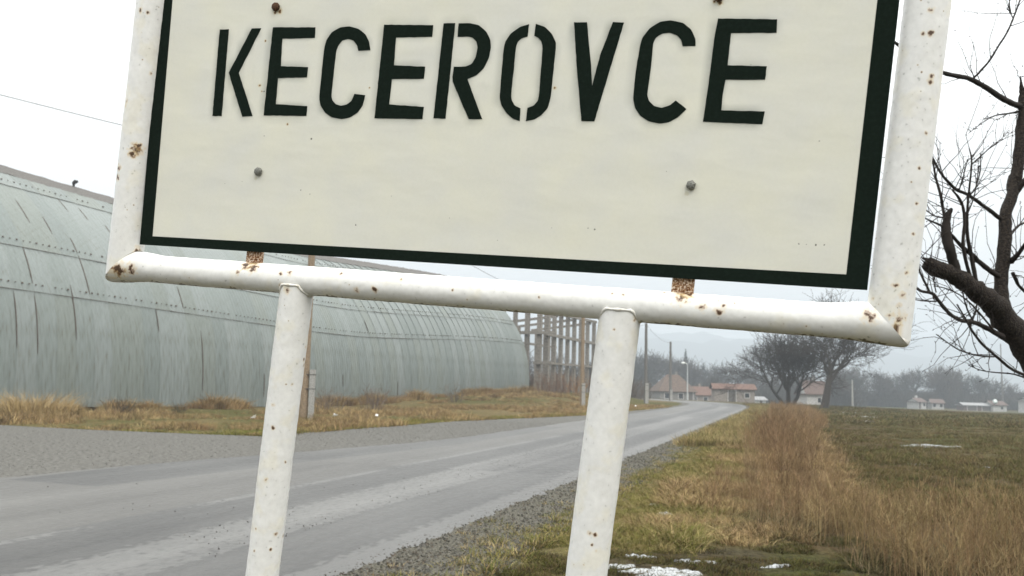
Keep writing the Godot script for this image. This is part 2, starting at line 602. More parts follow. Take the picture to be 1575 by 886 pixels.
func make_barn() -> void:
	var root := thing("arched_barn", "long arched barn clad in pale grey-green corrugated metal sheets", "barn", Vector3(-20, 0, -33), -0.4396)
	var wear := ntex(71, 0.02, 5, [[0.12, lin(0.60, 0.50, 0.40)], [0.27, lin(0.76, 0.765, 0.75)], [0.5, lin(0.92, 0.93, 0.92)], [0.8, lin(1, 1, 1)]], 512)
	var nb := nbump(72, 0.02, 3, 3.0)
	var tones: Array[StandardMaterial3D] = []
	for c in [lin(0.196, 0.219, 0.207), lin(0.180, 0.203, 0.192), lin(0.213, 0.235, 0.225), lin(0.190, 0.210, 0.192)]:
		var m := mat(c, 0.5)
		m.metallic = 0.15
		grained(m, wear, 3.1, nb, 0.35)
		m.uv1_scale = Vector3(0.9, 0.09, 0.9)
		tones.append(m)
	var levels := [0.0, 4.6, 6.4, 9.4, BH]
	var zs := []
	var zo := []
	for k in 25: # four shallow corrugations to a sheet, its near edge lapped over its neighbour
		var z := 0.93 * k / 24.0
		zs.append(z)
		zo.append(0.010 * (1.0 - z / 0.93) + 0.011 * (0.5 - 0.5 * cos(z / 0.93 * TAU * 4.0)))
	var meshes: Array[Mesh] = []
	for r in 4:
		var mb := MB.new()
		var h0: float = levels[r] - (0.12 if r > 0 else 0.0)
		var h1: float = levels[r + 1]
		var seg := 9 if r == 0 or r == 2 else 5
		for j in seg + 1:
			var h := lerpf(h0, h1, float(j) / seg)
			var nn := arch_n(h)
			for k in zs.size():
				var k0 := maxi(k - 1, 0)
				var k1 := mini(k + 1, zs.size() - 1)
				var slope: float = (zo[k1] - zo[k0]) / (zs[k1] - zs[k0]) * 1.0
				var p: Vector3 = Vector3(arch_x(h), h, -zs[k]) + nn * (zo[k] + 0.012 * r)
				mb.vert(p, (nn + Vector3(0, 0, slope)).normalized())
		var nz := zs.size()
		for j in seg:
			for k in nz - 1:
				var a := j * nz + k
				mb.face(a, a + 1, a + nz + 1)
				mb.face(a, a + nz + 1, a + nz)
		meshes.append(mb.mesh())
	var s0 := -5.4
	var count := 63
	for i in count:
		var s := s0 + 0.9 * i
		for r in 4:
			if i % 2 == 1 and r == 3 and s < -4.0:
				continue
			var o := obj("panel", meshes[r], tones[rng.randi() % 4], root)
			o.position = Vector3(0, barn_base(s), -s)
			o.scale.y = (barn_y(s, 1.0) - barn_base(s))
	var rust := grained(mat(lin(1, 1, 1), 0.9), ntex(73, 0.05, 4, [[0.2, lin(0.045, 0.04, 0.034)], [0.6, lin(0.085, 0.06, 0.045)], [0.8, lin(0.13, 0.085, 0.055)]]), 0.6)
	for r in range(1, 4): # a row of rusty bolts above each lap
		var mb := MB.new()
		var h: float = levels[r] + 0.16
		var nn := arch_n(h)
		var s := s0 + 0.1
		while s < 51.0:
			if rng.randf() < 0.9:
				var size := rng.randf_range(0.014, 0.034)
				var p: Vector3 = Vector3(arch_x(h), barn_y(s, h), -s) + nn * (0.06 + 0.012 * r)
				mb.box(p, Vector3(0, 0, -1) * size, nn.cross(Vector3(0, 0, -1)) * -size, nn * -0.02)
			s += 0.3
		var o := obj("bolt_row", mb.mesh(), rust, root)
		o.set_meta("kind", "stuff")
	# dark open joints where sheets have pulled apart
	for q in [[3.52, 9.6, 10.1], [4.42, 9.2, 10.1], [2.77, 7.5, 8.6], [5.32, 8.6, 9.4], [6.3, 8.4, 9.1], [3.75, 7.2, 8.0], [4.65, 6.5, 7.2], [1.35, 4.8, 6.3], [4.8, 5.1, 6.4], [0.9, 2.2, 4.4], [3.3, 2.7, 5.0], [4.87, 4.7, 5.6], [10.12, 4.7, 5.8], [10.65, 0.7, 3.7], [7.72, 3.4, 4.5], [8.4, 3.6, 4.5], [2.0, 9.0, 9.6], [7.4, 8.0, 8.4], [2.2, 2.0, 4.4], [15.5, 0.5, 1.8], [22.1, 1.2, 2.0], [28.4, 0.4, 1.5], [26.0, 4.8, 5.6]]:
		var s: float = s0 + 0.9 * roundf((q[0] - s0) / 0.9)
		var pts := PackedVector3Array()
		var rad := PackedFloat32Array()
		for j in 6:
			var h := lerpf(q[1], q[2], j / 5.0)
			var row := 0 if h < 4.5 else 1 if h < 6.3 else 2
			pts.append(Vector3(arch_x(h), barn_y(s, h), -s + 0.012) + arch_n(h) * (0.025 + 0.012 * row))
			rad.append(0.022 if j > 0 and j < 5 else 0.006)
		var mb := MB.new()
		mb.tube(pts, rad, 5)
		obj("open_joint", mb.mesh(), rust, root)
	# lap lines: the thin dark edge under each upper sheet
	for r in range(1, 4):
		var mb := MB.new()
		var h: float = levels[r] - 0.125
		var pts := PackedVector3Array()
		var rad := PackedFloat32Array()
		for i in 58:
			var s := s0 + i * 57.0 / 58.0
			pts.append(Vector3(arch_x(h), barn_y(s, h), -s) + arch_n(h) * (0.045 + 0.012 * r))
			rad.append(rng.randf_range(0.004, 0.014))
		mb.tube(pts, rad, 4)
		obj("lap_edge", mb.mesh(), rust, root)
	# far side, ends, ridge
	var far := MB.new()
	for i in 20:
		for j in 10:
			var p := func(a: float, b: float) -> Vector3:
				var s := s0 + 56.7 * a / 20.0
				var h := BH * (1.0 - b / 10.0)
				return Vector3(-2 * BA - arch_x(h), barn_y(s, h), -s)
			far.quad(p.call(i, j + 1), p.call(i, j), p.call(i + 1, j), p.call(i + 1, j + 1))
	obj("rear_cladding", far.mesh(), tones[0], root)
	for s in [s0 + 0.05, s0 + 56.6]:
		var poly := PackedVector2Array()
		for j in 13:
			var h: float = BH * j / 12.0
			poly.append(Vector2(arch_x(h), h))
		for j in range(11, -1, -1):
			var h: float = BH * j / 12.0
			poly.append(Vector2(-2 * BA - arch_x(h), h))
		var mb := MB.new()
		mb.prism(poly, func(a: float, b: float, c: float) -> Vector3: return Vector3(a, barn_y(s, b), -s + c), -0.02, 0.02)
		obj("gable_wall", mb.mesh(), tones[1], root)
	var cap := MB.new()
	var cn := noise(75, 0.5, 3)
	for side in [1, -1]:
		for i in 120:
			var e := func(a: float, lowish: float) -> Vector3:
				var s: float = s0 + 56.9 * a / 120.0
				var w := (0.32 + 0.06 * cn.get_noise_2d(s * 4.0, side * 30.0)) * lowish
				var h := BH - w * 1.35
				return Vector3((-BA + w * 1.05) if side > 0 else (-BA - w * 1.05), barn_y(s, h) + 0.30 + 0.05 * cn.get_noise_1d(s * 6.0), -s)
			var a0: Vector3 = e.call(i, 1.0)
			var a1: Vector3 = e.call(i, 0.0)
			var b0: Vector3 = e.call(i + 1, 1.0)
			var b1: Vector3 = e.call(i + 1, 0.0)
			if side > 0:
				cap.quad(a0, b0, b1, a1)
				cap.quad(a0 + Vector3(-0.1, -0.22, 0), b0 + Vector3(-0.1, -0.22, 0), b0, a0)
			else:
				cap.quad(b0, a0, a1, b1)
				cap.quad(b0 + Vector3(0.1, -0.22, 0), a0 + Vector3(0.1, -0.22, 0), a0, b0)
	obj("ridge_cap", cap.mesh(), grained(mat(lin(1, 1, 1), 0.95), ntex(76, 0.06, 4, [[0.2, lin(0.09, 0.085, 0.08)], [0.7, lin(0.21, 0.20, 0.185)]]), 0.9), root)
	var vent := MB.new()
	vent.tube(PackedVector3Array([Vector3(-BA, BH + 0.8, -7.2), Vector3(-BA, BH + 0.98, -7.2), Vector3(-BA + 0.03, BH + 1.04, -7.25), Vector3(-BA + 0.1, BH + 1.08, -7.35)]), PackedFloat32Array([0.05, 0.09, 0.11, 0.05]), 8)
	obj("ridge_vent", vent.mesh(), mat(lin(0.02, 0.02, 0.02), 0.8), root)

func make_skeleton() -> void:
	var root := thing("hall_skeleton", "open skeleton of weathered columns and cross beams beyond the far end of the arched barn", "building frame", Vector3(-20, 0, -33), -0.4396)
	var con := grained(mat(lin(1, 1, 1), 0.9), ntex(81, 0.04, 4, [[0.2, lin(0.12, 0.108, 0.094)], [0.7, lin(0.27, 0.248, 0.216)]]), 1.6)
	var column := func(x: float, s: float, w: float, top: float, m: Material) -> void:
		var mb := MB.new()
		mb.cbox(Vector3(x, (top - 0.3) / 2.0, -s), w, top + 0.3, w)
		obj("column", mb.mesh(), m, root)
	for q in [[0.05, 0.42, 8.9, con], [-1.25, 0.4, 9.0, con], [-2.55, 0.36, 9.0, con], [-3.85, 0.36, 9.0, con], [-5.2, 0.36, 9.0, con]]:
		column.call(q[0], 53.4, q[1], q[2], q[3])
	var k := 0
	for s in [55.2, 57.0, 58.8, 60.7, 62.6, 64.6, 66.7, 68.8]:
		column.call(0.1, s, 0.5 if k == 0 else 0.36, 8.7, con)
		k += 1
	for s in [56.0, 58.5, 61.0, 63.5, 66.0, 68.5, 71.0, 73.5]:
		column.call(-6.8, s, 0.34, 7.9, con)
	var beam := func(called: String, a: Vector3, b: Vector3, t: float, m: Material) -> void:
		var mb := MB.new()
		var dir := (b - a).normalized()
		var side := dir.cross(Vector3.UP).normalized()
		mb.box((a + b) / 2.0, (b - a) / 2.0, side.cross(dir) * t, side * t)
		obj(called, mb.mesh(), m, root)
	beam.call("cross_beam", Vector3(1.9, 6.6, -53.1), Vector3(-2.8, 6.6, -53.1), 0.15, con)
	beam.call("cross_beam", Vector3(1.5, 3.7, -53.1), Vector3(-0.4, 3.7, -53.1), 0.14, con)
	beam.call("rail", Vector3(0.38, 6.55, -54.2), Vector3(0.38, 6.35, -69.4), 0.14, con)
	beam.call("rail", Vector3(0.38, 8.75, -57.0), Vector3(0.38, 8.8, -68.6), 0.13, con)
	beam.call("rail", Vector3(0.36, 3.75, -55.0), Vector3(0.36, 3.75, -68.4), 0.1, con)
	beam.call("rail", Vector3(-6.6, 6.2, -57.0), Vector3(-6.6, 6.2, -74.0), 0.12, con)
	beam.call("roof_girder", Vector3(0.3, 9.0, -53.5), Vector3(-6.0, 9.4, -53.5), 0.22, con)
	for s in [57.4, 62.1, 67.2]:
		beam.call("roof_girder", Vector3(0.3, 8.55, -s), Vector3(-6.9, 7.8, -s), 0.12, con)

# ------------------------------------------------------------------ poles and wires
func pole(called: String, label: String, x: float, d: float, h: float, r0: float, r1: float, m: Material, lean := Vector2.ZERO, cat := "utility pole") -> Node3D:
	var root := thing(called, label, cat, gp(x, d))
	var mb := MB.new()
	var pts := PackedVector3Array()
	var rad := PackedFloat32Array()
	for i in 9:
		var t := i / 8.0
		pts.append(Vector3(lean.x * t, -0.3 + (h + 0.3) * t, lean.y * t))
		rad.append(lerpf(r0, r1, t))
	mb.tube(pts, rad, 12)
	obj("shaft", mb.mesh(), m, root)
	return root

func stub(root: Node3D, x: float, h: float, w: float, m: Material, bands: Material) -> void:
	var mb := MB.new()
	mb.cbox(Vector3(x, h / 2.0 - 0.2, 0.06), w, h + 0.4, w * 0.8)
	obj("concrete_stub", mb.mesh(), m, root)
	for y in [h * 0.62, h * 0.9]:
		var b := MB.new()
		b.cbox(Vector3(x * 0.6, y, 0.05), absf(x) * 0.9 + w, 0.03, w * 0.8 + 0.03)
		obj("strap", b.mesh(), bands, root)

func insulators(root: Node3D, h: float, m: Material, g: Material) -> void:
	var a := MB.new()
	a.cbox(Vector3(0, h - 0.35, 0.14), 1.5, 0.1, 0.09)
	obj("cross_arm", a.mesh(), m, root)
	for x in [-0.65, 0.0, 0.65]:
		var b := MB.new()
		b.tube(PackedVector3Array([Vector3(x, h - 0.3, 0.14), Vector3(x, h - 0.2, 0.14), Vector3(x, h - 0.1, 0.14), Vector3(x, h - 0.05, 0.14)]), PackedFloat32Array([0.02, 0.055, 0.05, 0.02]), 8)
		obj("insulator", b.mesh(), g, root)

func make_poles() -> void:
	var wood := grained(mat(lin(1, 1, 1), 0.9), ntex(91, 0.05, 4, [[0.2, lin(0.13, 0.095, 0.06)], [0.7, lin(0.28, 0.21, 0.14)]]), 0.8)
	var grey := grained(mat(lin(1, 1, 1), 0.9), ntex(92, 0.05, 4, [[0.2, lin(0.08, 0.075, 0.07)], [0.7, lin(0.17, 0.16, 0.145)]]), 0.8)
	var con := grained(mat(lin(1, 1, 1), 0.9), ntex(93, 0.05, 4, [[0.2, lin(0.20, 0.195, 0.18)], [0.7, lin(0.36, 0.35, 0.325)]]), 0.7)
	var iron := mat(lin(0.06, 0.055, 0.05), 0.7)
	var glass := mat(lin(0.35, 0.33, 0.3), 0.3)
	var p1 := pole("utility_pole", "brown wooden utility pole strapped to a pale concrete stub in front of the barn", -8.05, 33.5, 10.1, 0.17, 0.12, wood)
	stub(p1, 0.31, 2.0, 0.20, con, iron)
	insulators(p1, 10.1, wood, glass)
	var p2 := pole("utility_pole", "thin brown utility pole beside the columns of the open skeleton", 5.3, 62.0, 6.6, 0.16, 0.13, wood)
	stub(p2, 0.10, 1.7, 0.26, con, iron)
	var p3 := pole("utility_pole", "tall grey utility pole on a pale stub, nearer of two before the village trees", 13.62, 85.0, 8.0, 0.19, 0.13, grey)
	stub(p3, 0.10, 2.0, 0.34, con, iron)
	var p4 := pole("utility_pole", "dark utility pole standing in front of the hip roofed house", 22.14, 117.0, 8.1, 0.2, 0.14, grey)
	stub(p4, 0.12, 1.5, 0.34, con, iron)
	var l := pole("street_lamp", "slim grey street lamp beside the hip roofed house", 31.4, 150.0, 6.4, 0.13, 0.08, mat(lin(0.4, 0.42, 0.42), 0.6), Vector2.ZERO, "street lamp")
	var head := MB.new()
	head.tube(PackedVector3Array([Vector3(0, 6.3, 0), Vector3(-0.35, 6.55, 0.1), Vector3(-0.75, 6.55, 0.2), Vector3(-1.1, 6.5, 0.3)]), PackedFloat32Array([0.06, 0.07, 0.22, 0.12]), 8)
	obj("lamp_head", head.mesh(), mat(lin(0.6, 0.62, 0.6), 0.5), l)
	pole("utility_pole", "short pale pole at the far edge of the field right of the forked orchard tree", 60.5, 150.0, 5.3, 0.17, 0.13, con)
	pole("utility_pole", "very tall thin mast behind the bare trees at the right", 133.4, 230.0, 18.0, 0.22, 0.12, grey)
	# wires
	var tops := [Vector3(-34, 11.9, -8), Vector3(-8.05, 10.0, -33.36), Vector3(5.3, 6.5, -62.0), Vector3(13.62, 7.9, -85.0), Vector3(22.14, 8.0, -117.0)]
	var labels := ["thin dark overhead wire running off to the left above the barn roof", "overhead wire from the barn side pole to the pole by the skeleton", "overhead wire between the skeleton pole and the nearer grey pole", "overhead wire between the two grey poles before the village"]
	for i in 4:
		var a: Vector3 = tops[i]
		var b: Vector3 = tops[i + 1]
		if i > 0:
			a.y += gh(a.x, -a.z)
		b.y += gh(b.x, -b.z)
		var pts := PackedVector3Array()
		var rad := PackedFloat32Array()
		for k in 17:
			var t := k / 16.0
			pts.append(a.lerp(b, t) - Vector3(0, 4.0 * t * (1.0 - t) * 0.5, 0))
			rad.append(0.012)
		var mb := MB.new()
		mb.tube(pts, rad, 5)
		tag(obj("overhead_wire", mb.mesh(), iron), labels[i], "wire")

# ------------------------------------------------------------------ houses
func house(called: String, label: String, x: float, d: float, w: float, depth: float, wall_h: float, rise: float, hip: float, wall: Material, roof: Material, opening: Array, turn := 0.0, chimney := true, cat := "house") -> Node3D:
	# opening: [x, y, width, height, is_door] on the front wall
	var root := thing(called, label, cat, gp(x, d, -0.1), turn)
	var hw := w / 2.0
	var hd := depth / 2.0
	var mb := MB.new()
	var poly := PackedVector2Array([Vector2(-hw, 0), Vector2(hw, 0), Vector2(hw, wall_h), Vector2(-hw, wall_h)])
	mb.quad(Vector3(-hw, 0, hd), Vector3(hw, 0, hd), Vector3(hw, wall_h, hd), Vector3(-hw, wall_h, hd))
	mb.quad(Vector3(hw, 0, -hd), Vector3(-hw, 0, -hd), Vector3(-hw, wall_h, -hd), Vector3(hw, wall_h, -hd))
	mb.quad(Vector3(hw, 0, hd), Vector3(hw, 0, -hd), Vector3(hw, wall_h, -hd), Vector3(hw, wall_h, hd))
	mb.quad(Vector3(-hw, 0, -hd), Vector3(-hw, 0, hd), Vector3(-hw, wall_h, hd), Vector3(-hw, wall_h, -hd))
	if hip <= 0.0:
		mb.tri(Vector3(hw, wall_h, hd), Vector3(hw, wall_h, -hd), Vector3(hw, wall_h + rise, 0))
		mb.tri(Vector3(-hw, wall_h, -hd), Vector3(-hw, wall_h, hd), Vector3(-hw, wall_h + rise, 0))
	obj("wall", mb.mesh(), wall, root)
	var ov := 0.35
	var rb := MB.new()
	var k := wall_h - 0.12
	var a := Vector3(-hw - ov, k, hd + ov)
	var b := Vector3(hw + ov, k, hd + ov)
	var c := Vector3(hw + ov, k, -hd - ov)
	var e := Vector3(-hw - ov, k, -hd - ov)
	var p := Vector3(-hw - ov + hip, wall_h + rise, 0)
	var q := Vector3(hw + ov - hip, wall_h + rise, 0)
	var th := Vector3(0, 0.14, 0)
	rb.quad(a + th, b + th, q + th, p + th)
	rb.quad(c + th, e + th, p + th, q + th)
	if hip > 0.0:
		rb.tri(b + th, c + th, q + th)
		rb.tri(e + th, a + th, p + th)
	rb.quad(b, a, e, c)
	rb.quad(a, b, b + th, a + th)
	rb.quad(b, c, c + th, b + th)
	rb.quad(c, e, e + th, c + th)
	rb.quad(e, a, a + th, e + th)
	var rf := obj("roof", rb.mesh(), roof, root)
	if chimney:
		var cb := MB.new()
		cb.cbox(Vector3(w * 0.12, wall_h + rise + 0.1, -0.4), 0.5, 1.3, 0.5)
		obj("chimney", cb.mesh(), wall, rf)
	var dk := mat(lin(0.02, 0.022, 0.025), 0.25)
	var fr := mat(lin(0.45, 0.44, 0.42), 0.6)
	var dm := mat(lin(0.09, 0.08, 0.07), 0.7)
	for o in opening:
		var f := MB.new()
		var z := hd + 0.02
		var ow: float = o[2]
		var oh: float = o[3]
		for s in [[-ow / 2, 0.0, 0.1, oh + 0.1], [ow / 2, 0.0, 0.1, oh + 0.1], [0.0, -oh / 2, ow - 0.1, 0.1], [0.0, oh / 2, ow - 0.1, 0.1]]:
			f.cbox(Vector3(o[0] + s[0], o[1] + s[1], z), s[2], s[3], 0.1)
		var win := obj("door" if o[4] else "window", f.mesh(), fr, root)
		var pn := MB.new()
		pn.cbox(Vector3(o[0], o[1], z - 0.01), ow - 0.1, oh - 0.1, 0.03)
		obj("leaf" if o[4] else "pane", pn.mesh(), dm if o[4] else dk, win)
	return root

func make_houses() -> void:
	var tile := ntex(101, 0.05, 4, [[0.2, lin(0.075, 0.042, 0.031)], [0.5, lin(0.115, 0.062, 0.045)], [0.8, lin(0.15, 0.098, 0.072)]])
	var orange := grained(mat(lin(1, 1, 1), 0.9), tile, 5.0)
	var brown := grained(mat(lin(1, 1, 1), 0.9), ntex(102, 0.05, 4, [[0.2, lin(0.07, 0.052, 0.045)], [0.8, lin(0.13, 0.09, 0.075)]]), 4.0)
	var grey := grained(mat(lin(1, 1, 1), 0.9), ntex(103, 0.05, 4, [[0.2, lin(0.18, 0.18, 0.18)], [0.8, lin(0.32, 0.32, 0.32)]]), 4.0)
	var render := grained(mat(lin(1, 1, 1), 0.95), ntex(104, 0.04, 4, [[0.2, lin(0.13, 0.125, 0.115)], [0.8, lin(0.23, 0.22, 0.20)]]), 3.0)
	var pink := grained(mat(lin(1, 1, 1), 0.95), ntex(105, 0.04, 4, [[0.2, lin(0.17, 0.15, 0.13)], [0.8, lin(0.28, 0.245, 0.215)]]), 3.0)
	var white := grained(mat(lin(1, 1, 1), 0.9), ntex(106, 0.04, 4, [[0.2, lin(0.30, 0.295, 0.28)], [0.8, lin(0.48, 0.475, 0.46)]]), 3.0)
	var worn := grained(mat(lin(1, 1, 1), 0.9), ntex(107, 0.035, 4, [[0.2, lin(0.055, 0.045, 0.036)], [0.45, lin(0.09, 0.06, 0.044)], [0.8, lin(0.15, 0.11, 0.082)]]), 5.0)
	house("house", "low grey house with a worn orange tiled hip roof behind the dark pole", 33.0, 172.0, 7.2, 7.2, 2.1, 3.2, 2.7, render, worn, [[-2.2, 1.2, 1.0, 1.1, false], [0.6, 1.2, 1.0, 1.1, false], [2.6, 1.1, 1.0, 2.0, true]], 0.1)
	house("house", "small house with an orange roof partly hidden behind the hip roofed one", 40.6, 184.0, 5.4, 6.0, 2.1, 1.7, 0.0, pink, orange, [[-1.3, 1.2, 0.9, 1.0, false], [1.0, 1.2, 0.9, 1.0, false]], 0.05)
	house("house", "long low pinkish outbuilding with an orange roof and a dark double door", 37.0, 141.0, 6.4, 4.5, 2.3, 0.75, 0.0, pink, orange, [[-0.4, 1.05, 1.3, 2.0, true], [2.0, 1.3, 0.8, 0.8, false]], -0.12, false)
	house("shed", "pale little shed to the right of the long outbuilding", 54.5, 188.0, 3.2, 3.0, 1.6, 0.6, 0.0, white, grey, [[0.4, 0.8, 0.8, 1.4, true]], 0.2, false, "shed")
	house("house", "white cottage with a brown roof seen between the trunks of the orchard trees", 46.6, 131.0, 3.2, 4.0, 2.0, 1.9, 0.0, white, brown, [[0.3, 1.1, 0.6, 0.8, false]], 0.05)
	house("house", "left one of two small white houses under the bare trees beyond the field", 106.2, 222.0, 2.4, 4.0, 1.9, 0.9, 0.0, white, brown, [[0.6, 1.2, 0.8, 0.9, false], [-0.8, 1.0, 0.9, 1.8, true]], 0.3)
	house("house", "right one of two small white houses under the bare trees beyond the field", 111.2, 222.0, 2.8, 4.0, 1.7, 0.9, 0.0, white, brown, [[-0.8, 1.1, 0.8, 0.9, false], [0.8, 1.1, 0.8, 0.9, false]], -0.2, false)
	house("shed", "wide open shed with a pale sloping roof at the far side of the field", 118.5, 216.0, 8.0, 4.0, 1.5, 0.5, 0.0, brown, grey, [[-2.0, 0.75, 2.4, 1.3, true], [1.6, 0.75, 2.4, 1.3, true]], -0.05, false, "shed")
	house("house", "white walled house with a low brown roof beside the satellite dish", 122.6, 215.0, 3.6, 4.0, 1.7, 0.9, 0.0, white, brown, [[0.5, 1.0, 0.8, 0.8, false]], 0.1, false)
	house("house", "tall white house at the right edge beyond the field", 123.6, 200.0, 5.0, 5.0, 3.0, 0.6, 0.0, white, grey, [[-1.2, 1.6, 0.8, 1.0, false], [1.0, 1.6, 0.8, 1.0, false]], 0.0)
	var dish := thing("satellite_dish", "pale satellite dish on a post among the far sheds", "satellite dish", gp(121.5, 213.0))
	var a := MB.new()
	a.tube(PackedVector3Array([Vector3.ZERO, Vector3(0, 2.3, 0)]), PackedFloat32Array([0.06, 0.05]), 6)
	obj("post", a.mesh(), grey, dish)
	var b := MB.new()
	b.tube(PackedVector3Array([Vector3(0, 2.4, 0.02), Vector3(0, 2.42, 0.12), Vector3(0, 2.45, 0.25)]), PackedFloat32Array([0.1, 0.42, 0.62]), 16)
	obj("bowl", b.mesh(), mat(lin(0.62, 0.68, 0.66), 0.5), dish)

# ------------------------------------------------------------------ trees
func grow(mbs: Array, p: Vector3, dir: Vector3, length: float, r: float, level: int, levels: int, kids: Array, spread: float, up: float, thin: float) -> void:
	var seg := 5 if level == 0 else 4 if level < levels - 1 else 3
	var pts := PackedVector3Array([p])
	var rad := PackedFloat32Array([r])
	var d := dir
	var wob := 0.10 if level == 0 else 0.22
	for i in seg:
		d = (d + Vector3(rng.randfn(), rng.randfn(), rng.randfn()) * wob + Vector3(0, up, 0)).normalized()
		pts.append(pts[i] + d * length / seg)
		rad.append(lerpf(r, maxf(r * 0.45, thin * 0.6), float(i + 1) / seg))
	var mb: MB = mbs[0] if level < 2 else mbs[1]
	mb.tube(pts, rad, [9, 6, 5, 4, 3, 3, 3][level], level < 2)
	if level >= levels:
		return
	var n: int = kids[level]
	var turn := rng.randf() * TAU
	for k in n:
		var t := 1.0 if k == 0 else lerpf(0.35, 1.0, (k + rng.randf() * 0.7) / n)
		var at := t * seg
		var i := mini(int(at), seg - 1)
		var q := pts[i].lerp(pts[i + 1], at - i)
		var ax := (pts[i + 1] - pts[i]).normalized()
		var e := ax.cross(Vector3.RIGHT if absf(ax.x) < 0.7 else Vector3.FORWARD).normalized().rotated(ax, turn)
		turn += 2.4
		var ang := spread * rng.randf_range(0.55, 1.15) * (0.4 if k == 0 else 1.0)
		var nd := ax.rotated(e, ang).normalized()
		var rr := maxf(lerpf(rad[i], rad[i + 1], at - i) * (0.82 if k == 0 else 0.62), thin)
		grow(mbs, q, nd, length * rng.randf_range(0.55, 0.85), rr, level + 1, levels, kids, spread, up, thin)

func bare_tree(called: String, label: String, cat: String, at: Vector3, seed_: int, height: float, stems: int, levels: int, kids: Array, spread: float, up: float, thin: float, bark: Material, twig: Material, trunk_r: float, group := "") -> Node3D:
	rng.seed = seed_
	var root := thing(called, label, cat, at, 0.0, group)
	var a := MB.new()
	var b := MB.new()
	for s in stems:
		var d := Vector3(0, 1, 0)
		var o := Vector3(0, -0.2, 0)
		if stems > 1:
			var t := TAU * s / stems + rng.randf() * 0.6
			d = Vector3(cos(t) * 0.42, 1, sin(t) * 0.42).normalized()
			o += Vector3(cos(t), 0, sin(t)) * trunk_r * 0.8
		grow([a, b], o, d, height * 0.36, trunk_r * rng.randf_range(0.8, 1.0), 0, levels, kids, spread, up, thin)
	obj("trunk", a.mesh(), bark, root)
	obj("crown", b.mesh(), twig, root)
	return root

